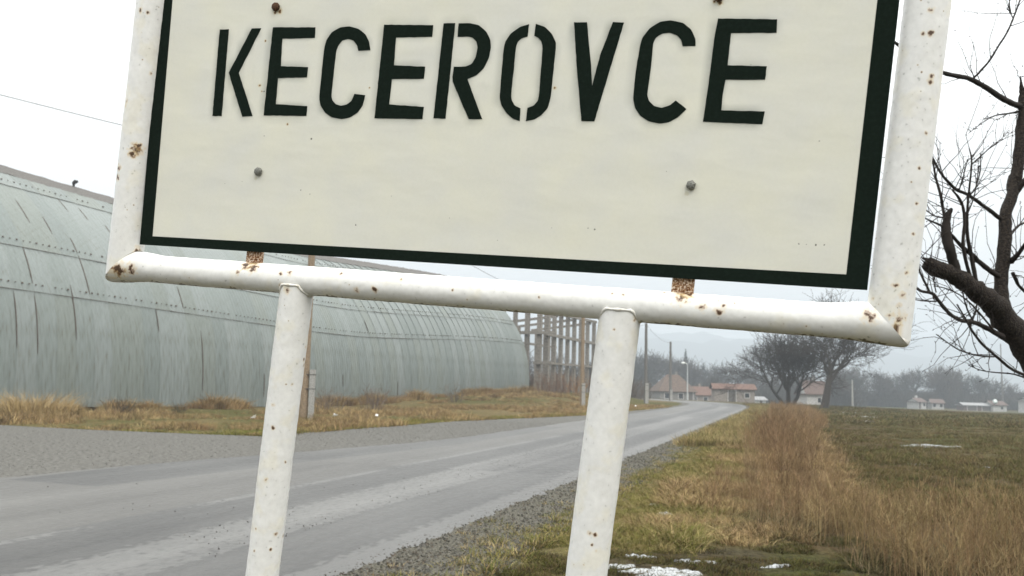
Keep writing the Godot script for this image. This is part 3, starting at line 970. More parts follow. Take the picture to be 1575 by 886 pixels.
func make_far_trees() -> void:
	var bark := mat(lin(0.045, 0.04, 0.036), 0.95)
	var twigs: Array[StandardMaterial3D] = [mat(lin(0.055, 0.05, 0.042), 0.95), mat(lin(0.062, 0.052, 0.042), 0.95), mat(lin(0.05, 0.052, 0.045), 0.95)]
	var behind := "bare trees beyond the village houses"
	var field := "bare trees beyond the field"
	var protos: Array[Node3D] = []
	var tall := PackedFloat32Array()
	for i in 5:
		var h := [10.0, 9.0, 8.0, 10.0, 8.5][i] as float
		var t := bare_tree("bare_tree", "bare leafless tree in the hazy row beyond the field", "tree", Vector3.ZERO, 500 + i, h, 2 if i == 2 else 1, 4, [7, 6, 5, 4], 0.85, 0.07, 0.036, bark, twigs[i % 3], 0.24, field)
		protos.append(t)
		tall.append((t.get_node("crown") as MeshInstance3D).mesh.get_aabb().end.y)
	rng.seed = 77
	var placed := 0
	var spots := [[71.5, 205, 8.0], [77.4, 200, 8.6], [84.0, 215, 9.0], [92.0, 235, 10.2], [98.0, 240, 10.5], [104.0, 240, 9.8], [109.0, 246, 9.2], [113.9, 250, 9.4], [118.7, 250, 11.2], [121.5, 240, 11.6], [126.0, 246, 10.6], [129.2, 250, 11.2], [134.9, 250, 10.8], [140.6, 250, 8.6], [146.4, 250, 7.4], [152.0, 246, 7.6], [158.0, 250, 8.2], [133.0, 212, 6.0], [140.0, 205, 6.4]]
	for s in spots:
		var o: Node3D = protos[placed % 5]
		var size: float = s[2] * 1.15 / tall[placed % 5]
		if placed < 5:
			o.position = gp(s[0], s[1])
			o.scale = Vector3.ONE * size
			o.rotation.y = rng.randf() * TAU
		else:
			copy(o, gp(s[0], s[1]), rng.randf() * TAU, size, "bare leafless tree in the hazy row beyond the field")
		var where := "behind the short pale pole across the field" if s[0] < 84.0 else "between the pale pole and the small white houses" if s[0] < 101.0 else "behind the two small white houses" if s[0] < 116.0 else "behind the wide open shed beyond the field" if s[0] < 127.0 else "behind the mast near the right edge"
		(get_node("bare_tree" if placed == 0 else "bare_tree_%03d" % placed) as Node3D).set_meta("label", ("tall" if s[2] > 9.5 else "lower") + " bare tree in the haze " + where)
		placed += 1
	for s in [[17.0, 190, 8.5], [21.0, 205, 9.0], [24.7, 200, 9.0], [29.0, 215, 10.5], [33.7, 230, 11.5], [38.5, 240, 13.0], [43.3, 250, 14.2], [47.5, 255, 13.0], [52.0, 262, 13.4], [55.0, 255, 12.4], [58.0, 260, 11.6], [61.4, 250, 10.8], [66.2, 250, 11.2], [70.5, 246, 9.6], [66.2, 228, 7.4], [72.0, 225, 7.6], [78.0, 235, 8.6], [38.0, 192, 5.2], [48.5, 200, 6.6], [10.0, 190, 9.0], [3.0, 200, 10.0], [-4.0, 190, 9.0], [12.0, 150, 6.0]]:
		var k := rng.randi() % 5
		var o: Node3D = copy(protos[k], gp(s[0], s[1]), rng.randf() * TAU, s[2] * 1.12 / tall[k], "bare leafless tree in the hazy wood beyond the village houses")
		o.set_meta("group", behind)
		var where := "behind the hall skeleton and the right sign post" if s[0] < 15.0 else "left of the two grey poles" if s[0] < 31.0 else "behind the hip roofed house" if s[0] < 46.0 else "above the small orange roofed house" if s[0] < 59.0 else "left of and behind the orchard trees"
		o.set_meta("label", ("tall" if s[2] > 10.7 else "lower") + " bare tree in the wood " + where)
	# two conifers in the wood
	for s in [[36.4, 244.0, 12.5, "slender dark conifer left of the two in the wood beyond the village"], [53.0, 256.0, 15.5, "taller dark conifer above the hip roofed house in the wood beyond"]]:
		var root := thing("conifer", s[3], "tree", gp(s[0], s[1]))
		var a := MB.new()
		var h: float = s[2]
		a.tube(PackedVector3Array([Vector3.ZERO, Vector3(0, h, 0)]), PackedFloat32Array([0.2, 0.03]), 7)
		obj("trunk", a.mesh(), bark, root)
		var b := MB.new()
		for i in 420:
			var t := pow(rng.randf(), 0.7)
			var y := h * (0.12 + 0.88 * t)
			var az := rng.randf() * TAU
			var l := (1.0 - t) * 3.4 * rng.randf_range(0.6, 1.1) + 0.25
			var o := Vector3(cos(az), 0, sin(az))
			var w := Vector3(-sin(az), 0, cos(az)) * (0.12 + l * 0.16)
			var p0 := Vector3(0, y + 0.2, 0)
			var p1: Vector3 = p0 + o * l - Vector3(0, l * 0.35, 0)
			var pm := p0.lerp(p1, 0.55)
			b.tri(p0, pm - w, p1)
			b.tri(p0, p1, pm + w)
		obj("crown", b.mesh(), mat(lin(0.02, 0.032, 0.022), 0.95), root)
	# low scrub along the foot of the woods
	var bush := bush_mesh(901, 60, 1.6, 0.022)
	var xf: Array[Transform3D] = []
	var cols: Array[Color] = []
	for i in 380:
		var x := rng.randf_range(-6, 82)
		var d := rng.randf_range(196, 262)
		if x > 26 and x < 48 and d < 200:
			continue
		xf.append(Transform3D(Basis(Vector3.UP, rng.randf() * TAU).scaled(Vector3(2.2, 2.1, 2.2) * rng.randf_range(0.7, 1.5)), gp(x, d, -0.1)))
		cols.append(Color(0.075, 0.06, 0.05).lerp(Color(0.05, 0.05, 0.04), rng.randf()))
	for i in 420:
		var x := rng.randf_range(72, 165)
		var d := 236.0 + rng.randf_range(0, 40)
		xf.append(Transform3D(Basis(Vector3.UP, rng.randf() * TAU).scaled(Vector3(2.6, 2.3, 2.6) * rng.randf_range(0.7, 1.4)), gp(x, d, -0.1)))
		cols.append(Color(0.075, 0.062, 0.05).lerp(Color(0.05, 0.05, 0.04), rng.randf()))
	for i in 70: # scrub behind the skeleton
		var x := rng.randf_range(-4, 14)
		var d := rng.randf_range(98, 130)
		if absf(road_sl(x, d).y) < 5.0:
			continue
		xf.append(Transform3D(Basis(Vector3.UP, rng.randf() * TAU).scaled(Vector3(1.2, 1.2, 1.2) * rng.randf_range(0.8, 1.4)), gp(x, d, -0.1)))
		cols.append(Color(0.10, 0.075, 0.055).lerp(Color(0.06, 0.055, 0.045), rng.randf()))
	many("undergrowth", "low grey-brown scrub along the foot of the far woods", bush, xf, cols)

func bush_mesh(seed_: int, stems: int, h: float, r: float) -> Mesh:
	var keep := rng.state
	rng.seed = seed_
	var mb := MB.new()
	for i in stems:
		var az := rng.randf() * TAU
		var tilt := rng.randf_range(0.02, 0.45)
		var d := Vector3(cos(az) * tilt, 1, sin(az) * tilt).normalized()
		var l := h * rng.randf_range(0.3, 1.1)
		var p := Vector3(cos(az), 0, sin(az)) * rng.randf() * h * 0.55
		var pts := PackedVector3Array([p])
		var rad := PackedFloat32Array([r])
		for k in 4:
			d = (d + Vector3(rng.randfn(), rng.randfn() * 0.5, rng.randfn()) * 0.16).normalized()
			pts.append(pts[k] + d * l / 4.0)
			rad.append(r * (0.85 - 0.17 * k))
		mb.tube(pts, rad, 3, false)
		for k in 5:
			var at := rng.randf_range(0.3, 0.95) * 4.0
			var i0 := int(at)
			var q := pts[i0].lerp(pts[i0 + 1], at - i0)
			var dd := (d + Vector3(rng.randfn(), rng.randfn(), rng.randfn()) * 0.55).normalized()
			var ll := l * rng.randf_range(0.12, 0.36)
			mb.tube(PackedVector3Array([q, q + dd * ll * 0.5, q + (dd + Vector3(0, 0.25, 0)) * ll]), PackedFloat32Array([r * 0.5, r * 0.4, r * 0.2]), 3, false)
	rng.state = keep
	return mb.mesh()

func many(called: String, label: String, m: Mesh, xf: Array[Transform3D], cols: Array[Color], rough := 0.95) -> MultiMeshInstance3D:
	var mm := MultiMesh.new()
	mm.transform_format = MultiMesh.TRANSFORM_3D
	mm.use_colors = true
	mm.mesh = m
	mm.instance_count = xf.size()
	for i in xf.size():
		mm.set_instance_transform(i, xf[i])
		mm.set_instance_color(i, cols[i])
	var o := MultiMeshInstance3D.new()
	o.multimesh = mm
	var mt := mat(lin(1, 1, 1), rough)
	mt.vertex_color_use_as_albedo = true
	mt.metallic_specular = 0.2
	o.material_override = mt
	put(o, called)
	tag(o, label, called.replace("_", " "), "", "stuff")
	return o

func make_orchard_trees() -> void:
	var bark := grained(mat(lin(1, 1, 1), 0.95), ntex(111, 0.06, 4, [[0.2, lin(0.035, 0.03, 0.026)], [0.8, lin(0.085, 0.072, 0.06)]]), 0.7)
	var twig := mat(lin(0.042, 0.034, 0.028), 0.95)
	var ta := bare_tree("orchard_tree", "broad bare tree with several leaning stems at the end of the reed thicket", "tree", gp(29.8, 91.0), 611, 9.5, 4, 4, [6, 6, 5, 5], 0.84, 0.06, 0.020, bark, twig, 0.26)
	var tb := bare_tree("orchard_tree", "taller forked bare tree with one thick dark trunk behind the reed thicket", "tree", gp(31.4, 85.0), 634, 12.0, 1, 5, [7, 6, 5, 4, 3], 0.76, 0.04, 0.020, bark, twig, 0.40)
	for q in [[ta, 9.4], [tb, 13.0]]:
		var o: Node3D = q[0]
		var k: float = q[1] / (o.get_node("crown") as MeshInstance3D).mesh.get_aabb().end.y
		o.scale = Vector3(1.1, 1.0, 1.1) * k

const LIMBS := [
	[1788, 2164, -3600, 277, 1825, 2151, -3620, 334, 1872, 2137, -3630, 349, 1927, 2121, -3650, 365, 2018, 2075, -3680, 396, 2088, 2030, -3700, 441, 2183, 1965, -3750, 519, 2287, 1872, -3800, 599, 2407, 1724, -3820, 735, 2564, 1451, -3860, 1010, 2674, 1060, -3900, 1440, 2728, 604, -3920, 1749, 2730, 216, -3920, 2050, 2727, 53, -3920, 2654],
	[1949, 2104, -3650, 197, 1913, 2172, -3630, 209, 1885, 2238, -3600, 222, 1870, 2300, -3600, 222, 1875, 2343, -3600, 180, 1884, 2381, -3600, 138, 1899, 2407, -3600, 55],
	[2216, 1920, -3760, 376, 2206, 2039, -3780, 291, 2222, 2145, -3800, 281, 2243, 2297, -3810, 273, 2262, 2420, -3820, 264, 2313, 2563, -3840, 266, 2344, 2653, -3850, 252, 2383, 2854, -3870, 223, 2402, 3017, -3880, 179, 2398, 3068, -3880, 90, 2394, 3125, -3880, 30],
	[2391, 2975, -3880, 149, 2267, 2976, -3800, 132, 2164, 3008, -3750, 121, 2060, 3030, -3700, 114, 1979, 3036, -3680, 102, 1899, 3047, -3660, 96, 1766, 3080, -3600, 83, 1652, 3128, -3550, 71, 1551, 3137, -3500, 54],
	[2066, 3030, -3700, 51, 2117, 3096, -3660, 45, 2146, 3157, -3630, 42, 2172, 3212, -3600, 42, 2194, 3279, -3580, 36, 2211, 3345, -3560, 33, 2235, 3431, -3550, 25],
	[2188, 3273, -3580, 28, 2175, 3299, -3580, 22, 2158, 3312, -3570, 19],
	[2377, 2946, -3880, 60, 2325, 2928, -3850, 44, 2219, 2896, -3800, 32, 2152, 2857, -3780, 23, 2067, 2793, -3750, 14],
	[2241, 2413, -3820, 106, 2129, 2453, -3750, 87, 2030, 2493, -3700, 74, 1962, 2514, -3680, 68, 1875, 2558, -3620, 56, 1832, 2610, -3600, 50, 1819, 2645, -3600, 33],
	[2222, 2136, -3800, 132, 2102, 2175, -3720, 114, 2024, 2220, -3680, 113, 1947, 2263, -3640, 84, 1863, 2323, -3600, 55, 1776, 2347, -3560, 33, 1744, 2361, -3550, 22],
	[1874, 2323, -3600, 72, 1860, 2409, -3600, 66, 1843, 2461, -3580, 61, 1825, 2533, -3580, 52, 1811, 2587, -3570, 41, 1796, 2633, -3560, 27],
	[2039, 2082, -3680, 99, 2012, 2193, -3660, 90, 1976, 2287, -3620, 72, 1966, 2383, -3600, 55, 1964, 2464, -3580, 47, 1966, 2600, -3550, 36, 1957, 2663, -3550, 25],
	[2001, 2121, -3660, 79, 1944, 2239, -3600, 72, 1943, 2350, -3580, 66, 1921, 2425, -3560, 55, 1873, 2476, -3540, 44],
	[1969, 2465, -3580, 33, 1982, 2489, -3560, 27, 2007, 2570, -3560, 25, 2004, 2645, -3550, 16],
	[1969, 2595, -3550, 27, 2010, 2645, -3500, 22, 2067, 2692, -3500, 16, 2102, 2733, -3500, 11],
	[1966, 2383, -3600, 30, 2011, 2475, -3620, 25, 2047, 2612, -3640, 20],
	[1976, 2505, -3680, 34, 1988, 2571, -3660, 28, 2008, 2646, -3660, 20],
	[2185, 1867, -3750, 144, 2094, 1896, -3700, 114, 2013, 1919, -3660, 96, 1927, 1925, -3620, 84, 1868, 1956, -3600, 83, 1823, 1995, -3580, 77, 1783, 2028, -3560, 71, 1734, 2036, -3550, 63, 1697, 2056, -3540, 54, 1636, 2091, -3500, 43],
	[1775, 2030, -3560, 55, 1749, 2073, -3550, 49, 1721, 2126, -3540, 41, 1707, 2180, -3530, 27],
	[1804, 1996, -3570, 36, 1739, 1995, -3550, 27, 1685, 2001, -3540, 22],
	[1805, 2035, -3570, 30, 1803, 2078, -3580, 25, 1804, 2111, -3580, 19],
	[2313, 1677, -3700, 74, 2153, 1714, -3620, 64, 2063, 1766, -3580, 61, 1985, 1817, -3550, 55, 1924, 1874, -3520, 49, 1885, 1926, -3500, 38, 1844, 1977, -3480, 27],
	[2041, 1768, -3570, 36, 1959, 1770, -3540, 33, 1880, 1786, -3520, 30, 1822, 1811, -3500, 27, 1754, 1851, -3480, 19],
	[2402, 1678, -3900, 42, 2331, 1706, -3920, 36, 2253, 1713, -3940, 30, 2198, 1721, -3950, 24, 2138, 1743, -3950, 15],
	[2111, 1884, -3680, 45, 2021, 1963, -3640, 39, 1945, 2014, -3600, 30, 1866, 2051, -3580, 25, 1800, 2064, -3580, 19],
	[2028, 2005, -3660, 34, 2018, 1965, -3660, 37, 2002, 1922, -3660, 37, 1987, 1893, -3650, 25],
	[2008, 1922, -3660, 34, 1968, 1990, -3640, 31, 1943, 2058, -3620, 25],
	[2269, 2215, -3800, 146, 2252, 2238, -3720, 97, 2258, 2281, -3660, 73, 2280, 2334, -3600, 55],
	[2273, 2161, -3800, 88, 2330, 2109, -3850, 71, 2410, 2071, -3900, 60, 2515, 2033, -3950, 46],
	[2324, 2533, -3840, 148, 2341, 2585, -3800, 117, 2373, 2650, -3750, 87, 2419, 2743, -3700, 57],
	[2283, 2345, -3820, 65, 2379, 2408, -3900, 54, 2503, 2446, -4000, 43],
	[1878, 2366, -3600, 44, 1805, 2360, -3550, 33, 1739, 2373, -3500, 22],
	[2415, 1637, -3820, 176, 2364, 1747, -3600, 138, 2348, 1951, -3400, 105, 2344, 2201, -3300, 76, 2297, 2451, -3250, 50],
	[2580, 1349, -3870, 536, 2875, 1647, -4100, 505, 3103, 2048, -4300, 496, 3254, 2544, -4400, 372, 3303, 3073, -4500, 277, 3259, 3592, -4500, 173, 3247, 4048, -4500, 104],
	[2674, 1060, -3900, 720, 2826, 1418, -3800, 585, 2999, 1766, -3700, 455, 3116, 2214, -3600, 305, 3142, 2619, -3500, 162],
]

func make_near_tree() -> void:
	rng.seed = 4242
	var base := Vector3(2.745, 0, -3.92)
	var root := thing("pruned_tree", "dark bare tree close by at the right edge with a sawn off limb", "tree", base)
	var bark := grained(mat(lin(1, 1, 1), 0.95), ntex(121, 0.035, 5, [[0.2, lin(0.008, 0.006, 0.005)], [0.55, lin(0.023, 0.017, 0.013)], [0.8, lin(0.052, 0.041, 0.031)]], 512), 0.28, nbump(122, 0.05, 5, 10.0, 512), 1.3)
	own_axes(bark)
	var thinbark := mat(lin(0.022, 0.017, 0.014), 0.9)
	var rough := noise(123, 9.0, 3)
	var twigs := MB.new()
	for li in LIMBS.size():
		var l: Array = LIMBS[li]
		var n := l.size() / 4
		var key := PackedVector3Array()
		var kr := PackedFloat32Array()
		for i in n:
			key.append(Vector3(l[i * 4], l[i * 4 + 1], l[i * 4 + 2]) / 1000.0 - base)
			kr.append(l[i * 4 + 3] / 10000.0)
		var pts := PackedVector3Array()
		var rad := PackedFloat32Array()
		var sub := 5
		for i in n - 1:
			for k in sub:
				var t := float(k) / sub
				var p: Vector3 = key[i].cubic_interpolate(key[i + 1], key[maxi(i - 1, 0)], key[mini(i + 2, n - 1)], t)
				pts.append(p + Vector3(rough.get_noise_1d(p.x * 3.0), rough.get_noise_1d(p.y * 3.0 + 9.0), rough.get_noise_1d(p.x * 3.0 + 40.0)) * 0.3 * lerpf(kr[i], kr[i + 1], t))
				rad.append(lerpf(kr[i], kr[i + 1], t) * (1.0 + 0.16 * rough.get_noise_1d((i + t) * 0.4 + li * 7.0)))
		pts.append(key[n - 1])
		rad.append(kr[n - 1])
		var big := kr.has(0.0) or maxf(kr[0], kr[n - 1]) > 0.02
		if big:
			var mb := MB.new()
			mb.tube(pts, rad, 20)
			for i in mb.v.size(): # knobbly bark
				var p: Vector3 = mb.v[i]
				mb.v[i] += mb.n[i] * (0.006 * rough.get_noise_3d(p.x * 2.2, p.y * 2.2, p.z * 2.2) + 0.0045 * rough.get_noise_3d(p.x * 7.0, p.y * 7.0, p.z * 7.0))
			obj("trunk" if li == 0 else "limb", mb.mesh(), bark, root)
			if li == 0: # splinters at the sawn end
				var sp := MB.new()
				for k in 7:
					var a := key[0] + Vector3(rng.randfn(), rng.randfn(), rng.randfn()) * 0.018
					sp.tube(PackedVector3Array([a + (key[1] - key[0]) * 0.5, a + (key[0] - key[1]).normalized() * rng.randf_range(0.01, 0.05) + Vector3(0, rng.randf_range(-0.01, 0.02), 0)]), PackedFloat32Array([0.009, 0.001]), 5)
				obj("splinter", sp.mesh(), bark, root).set_meta("kind", "stuff")
		else:
			var mb := MB.new()
			mb.tube(pts, rad, 7)
			obj("branch", mb.mesh(), thinbark, root)
		# buds and little shoots
		var m := pts.size()
		var shoots := 7 if not big else 9
		if li == 0 or li > 30:
			shoots = 4
		for k in (m / 2 if not big else 0):
			var i := 1 + rng.randi() % (m - 1)
			var o := Vector3(rng.randfn(), rng.randfn(), rng.randfn()).normalized()
			twigs.tube(PackedVector3Array([pts[i], pts[i] + o * 0.004, pts[i] + o * 0.011]), PackedFloat32Array([0.0016, 0.0026, 0.0006]), 4, false)
		for k in shoots:
			var i := 1 + rng.randi() % (m - 2)
			var along := (pts[i + 1] - pts[i]).normalized()
			var o := (along + Vector3(rng.randfn(), rng.randfn() + 0.8, rng.randfn()) * 0.9).normalized()
			var len := rng.randf_range(0.06, 0.42)
			var q := PackedVector3Array([pts[i]])
			var qr := PackedFloat32Array([minf(rad[i] * 0.6, 0.0022)])
			for j in 5:
				o = (o + Vector3(rng.randfn(), rng.randfn(), rng.randfn()) * 0.2).normalized()
				q.append(q[j] + o * len / 5.0)
				qr.append(qr[0] * (0.85 - 0.13 * j))
				if rng.randf() < 0.5:
					var b = Vector3(rng.randfn(), rng.randfn(), rng.randfn()).normalized()
					twigs.tube(PackedVector3Array([q[j + 1], q[j + 1] + b * 0.004, q[j + 1] + b * 0.01]), PackedFloat32Array([0.0012, 0.002, 0.0004]), 4, false)
			twigs.tube(q, qr, 4, false)
	var tw := obj("twigs", twigs.mesh(), thinbark, root)
	tw.set_meta("kind", "stuff")

# ------------------------------------------------------------------ the sign
const SO := Vector3(-0.64026, 1.82193, -1.43409)
const SU := Vector3(0.958151, -0.073514, 0.276663)
const SV := Vector3(0.073277, 0.987430, 0.140043)
const SN := Vector3(-0.283668, -0.113984, 0.952124)
const SB := Vector3(-0.2762, 0.0, -1.5437)
const SW := 1.1599
const SH := 0.522

func sp(a: float, b: float, c: float) -> Vector3:
	return SO + SU * a + SV * b + SN * c - SB

const LETTERS := [
	[[1215, 3651, 1391, 3654, 1402, 2213, 1222, 2216], [1826, 3656, 2005, 3656, 1656, 2931, 1992, 2219, 1797, 2208, 1464, 2932]],
	[[2221, 3667, 3001, 3651, 3007, 3482, 2417, 3479, 2434, 3034, 2934, 3013, 2932, 2852, 2401, 2841, 2406, 2416, 2985, 2389, 2985, 2232, 2199, 2232]],
	[[4009, 3275, 3972, 3410, 3896, 3525, 3773, 3610, 3606, 3655, 3445, 3642, 3300, 3567, 3219, 3443, 3193, 3306, 3185, 2526, 3222, 2399, 3317, 2284, 3442, 2211, 3620, 2186, 3757, 2210, 3887, 2288, 3967, 2403, 3992, 2566, 3803, 2586, 3764, 2475, 3689, 2419, 3586, 2397, 3490, 2422, 3425, 2484, 3400, 2547, 3410, 3261, 3440, 3355, 3502, 3432, 3604, 3455, 3699, 3429, 3772, 3350, 3802, 3265]],
	[[4205, 3668, 5033, 3642, 5034, 3464, 4429, 3464, 4438, 3033, 4964, 3007, 4963, 2822, 4424, 2818, 4420, 2423, 5008, 2389, 5004, 2200, 4190, 2206]],
	[[5200, 3666, 5390, 3666, 5384, 2210, 5184, 2214], [5446, 3661, 5625, 3661, 5777, 3626, 5903, 3528, 5978, 3408, 6001, 3289, 5986, 3130, 5918, 2972, 5813, 2869, 5675, 2814, 5976, 2210, 5759, 2208, 5427, 2794, 5437, 3003, 5629, 3004, 5721, 3043, 5774, 3142, 5790, 3292, 5760, 3382, 5690, 3442, 5625, 3458, 5450, 3457]],
	[[6564, 3625, 6425, 3587, 6291, 3491, 6221, 3374, 6205, 3286, 6215, 2535, 6258, 2417, 6353, 2299, 6454, 2221, 6567, 2186, 6559, 2375, 6465, 2418, 6411, 2496, 6394, 2565, 6394, 3293, 6417, 3371, 6473, 3419, 6559, 3441], [6666, 3627, 6812, 3579, 6923, 3480, 7000, 3352, 7008, 3275, 7007, 2537, 6977, 2382, 6887, 2274, 6792, 2214, 6663, 2187, 6667, 2384, 6761, 2419, 6814, 2488, 6825, 2576, 6808, 3287, 6773, 3375, 6717, 3425, 6660, 3451]],
	[[7243, 3637, 7438, 3633, 7566, 2998, 7609, 2706, 7679, 3147, 7818, 3629, 7981, 3617, 7695, 2196, 7503, 2198, 7358, 2956]],
	[[9026, 3267, 9016, 3361, 8944, 3497, 8821, 3594, 8641, 3635, 8496, 3618, 8358, 3530, 8267, 3395, 8246, 3289, 8221, 2908, 8225, 2525, 8263, 2398, 8350, 2282, 8474, 2205, 8646, 2173, 8769, 2195, 8886, 2266, 8992, 2382, 8831, 2502, 8755, 2433, 8644, 2396, 8536, 2421, 8455, 2494, 8419, 2579, 8435, 2991, 8428, 3307, 8457, 3391, 8535, 3447, 8648, 3461, 8757, 3418, 8819, 3354, 8849, 3264]],
	[[9295, 3645, 10086, 3615, 10097, 3432, 9493, 3439, 9493, 2993, 10016, 2975, 10011, 2792, 9484, 2793, 9475, 2684, 9467, 2571, 9472, 2368, 10054, 2356, 10039, 2181, 9237, 2207, 9256, 2653, 9259, 2819, 9276, 3439]],
]

func paint_tube(w: int, h: int, seed_: int, spots: Array, grime: float, specks: int) -> ImageTexture:
	# old white gloss paint: faint yellowing in patches, small chips, rust where listed (along in pixels, angle, radius in mm)
	var big := noise(seed_, 0.012, 4).get_image(w, h).get_data()
	var small := noise(seed_ + 1, 0.09, 3).get_image(w, h).get_data()
	var b := PackedByteArray()
	b.resize(w * h * 3)
	var cols := PackedColorArray()
	cols.resize(w * h)
	for i in w * h:
		var g := big[i] / 255.0
		var s := small[i] / 255.0
		var y := smoothstep(0.52, 0.8, g)
		var chip := 0.22 * smoothstep(0.845, 0.88, s)
		cols[i] = Color(0.78 - 0.08 * s - chip, 0.772 - 0.08 * s - 0.015 * y - chip, 0.745 - 0.08 * s - 0.06 * y - chip)
	if grime > 0.0: # blotches of dried dirt on the underside
		for py in h:
			var ang := (float(py) / h - 0.5) * 360.0
			var k := exp(-pow((ang - 82.0) / 26.0, 2.0))
			if k < 0.05:
				continue
			for px in w:
				var i := py * w + px
				var q := k * 0.75 + (big[i] / 255.0 - 0.5) * 0.9 + (small[i] / 255.0 - 0.5) * 0.9
				if q > 0.62:
					cols[i] = cols[i].lerp(Color(0.10, 0.082, 0.045), grime * smoothstep(0.62, 0.8, q))
	var r := RandomNumberGenerator.new()
	r.seed = seed_
	var all := spots.duplicate()
	for k in specks:
		all.append([r.randf() * w, r.randf_range(-80, 80), r.randf_range(0.5, 1.3)])
	for s in all:
		var rr: float = s[2] * 1.1
		var cx: float = s[0]
		var cy: float = (s[1] / 360.0 + 0.5) * h
		var reach := int(rr * 2.6) + 2
		for dy in range(-reach, reach + 1):
			for dx in range(-reach, reach + 1):
				var px := int(cx) + dx
				var py := int(cy) + dy
				if px < 0 or px >= w or py < 0 or py >= h:
					continue
				var i := py * w + px
				var q := sqrt(float(dx * dx + dy * dy)) / rr + (small[i] / 255.0 - 0.5) * 1.7 + (big[i] / 255.0 - 0.5) * 1.1
				if q < 0.30:
					cols[i] = Color(0.075, 0.04, 0.02)
				elif q < 0.62:
					cols[i] = cols[i].lerp(Color(0.24, 0.13, 0.055), 0.75)
				elif q < 1.7:
					cols[i] = cols[i].lerp(Color(0.62, 0.46, 0.22), 0.45 * smoothstep(1.7, 0.6, q))
	for i in w * h:
		var c := cols[i].linear_to_srgb()
		b[i * 3] = int(clampf(c.r, 0, 1) * 255.0)
		b[i * 3 + 1] = int(clampf(c.g, 0, 1) * 255.0)
		b[i * 3 + 2] = int(clampf(c.b, 0, 1) * 255.0)
	return ImageTexture.create_from_image(Image.create_from_data(w, h, false, Image.FORMAT_RGB8, b))

func pipe(called: String, root: Node3D, A: Vector3, B: Vector3, r: float, mitre_a: Vector3, mitre_b: Vector3, spots: Array, seed_: int, grime: float, specks: int) -> void:
	var axis := (B - A).normalized()
	var length := A.distance_to(B)
	var eye := Vector3(0, 1.6, 0) - SB
	var w := eye - (A + B) / 2.0
	w = (w - axis * w.dot(axis)).normalized()
	var side := axis.cross(w)
	var f := noise(seed_ + 5, 14.0, 3)
	var f2 := noise(seed_ + 6, 60.0, 2)
	var mb := MB.new()
	var sides := 48
	var rings := int(length / 0.005)
	for i in rings + 1:
		for k in sides + 1:
			var t := TAU * (k % sides) / sides - PI
			var o := w * cos(t) + side * sin(t)
			var rr := r
			if mitre_a != Vector3.ZERO and r < 0.025:
				var near := minf(float(i) / rings, 1.0 - float(i) / rings) * length
				rr = lerpf(0.0285, r, smoothstep(0.0, 0.07, near))
			var start := 0.0
			var stop := length
			if mitre_a != Vector3.ZERO:
				start = -(o * rr).dot(mitre_a) / axis.dot(mitre_a)
			if mitre_b != Vector3.ZERO:
				stop = length - (o * rr).dot(mitre_b) / axis.dot(mitre_b)
			if start < -0.5 * rr: # blunt outer corners
				start = -0.5 * rr + (start + 0.5 * rr) * 0.3
			if stop - length > 0.5 * rr:
				stop = length + 0.5 * rr + (stop - length - 0.5 * rr) * 0.3
			var z := lerpf(start, stop, float(i) / rings)
			var p := A + axis * z + o * rr
			p += o * (0.00055 * f.get_noise_3dv(p) + 0.00045 * f2.get_noise_3dv(p))
			mb.vert(p, o, Vector2(z / length, float(k) / sides))
	var m1 := sides + 1
	# w x side = axis, so the ring runs counter-clockwise round the axis
	for i in rings:
		for k in sides:
			var a := i * m1 + k
			mb.face(a, a + 1, a + m1 + 1)
			mb.face(a, a + m1 + 1, a + m1)
	for i in mb.v.size(): # normals that follow the uneven paint
		var k := i % m1
		var q := i / m1
		var k0 := i - 1 if k > 0 else i + sides - 1
		var k1 := i + 1 if k < sides else i - sides + 1
		var r0 := i - m1 if q > 0 else i
		var r1 := i + m1 if q < rings else i
		mb.n[i] = (mb.v[k1] - mb.v[k0]).cross(mb.v[r1] - mb.v[r0]).normalized()
	var h := int(TAU * r * 1100.0)
	var iw := int(length * 1100.0)
	var sc: Array = []
	for j in range(0, spots.size(), 3):
		sc.append([spots[j] * 1.1, spots[j + 1], spots[j + 2]])
	var m := mat(lin(1, 1, 1), 0.42)
	m.albedo_texture = paint_tube(iw, h, seed_, sc, grime, specks)
	m.texture_repeat = false
	m.metallic_specular = 0.5
	obj(called, mb.mesh(), m, root)

var paint_bump: Texture2D

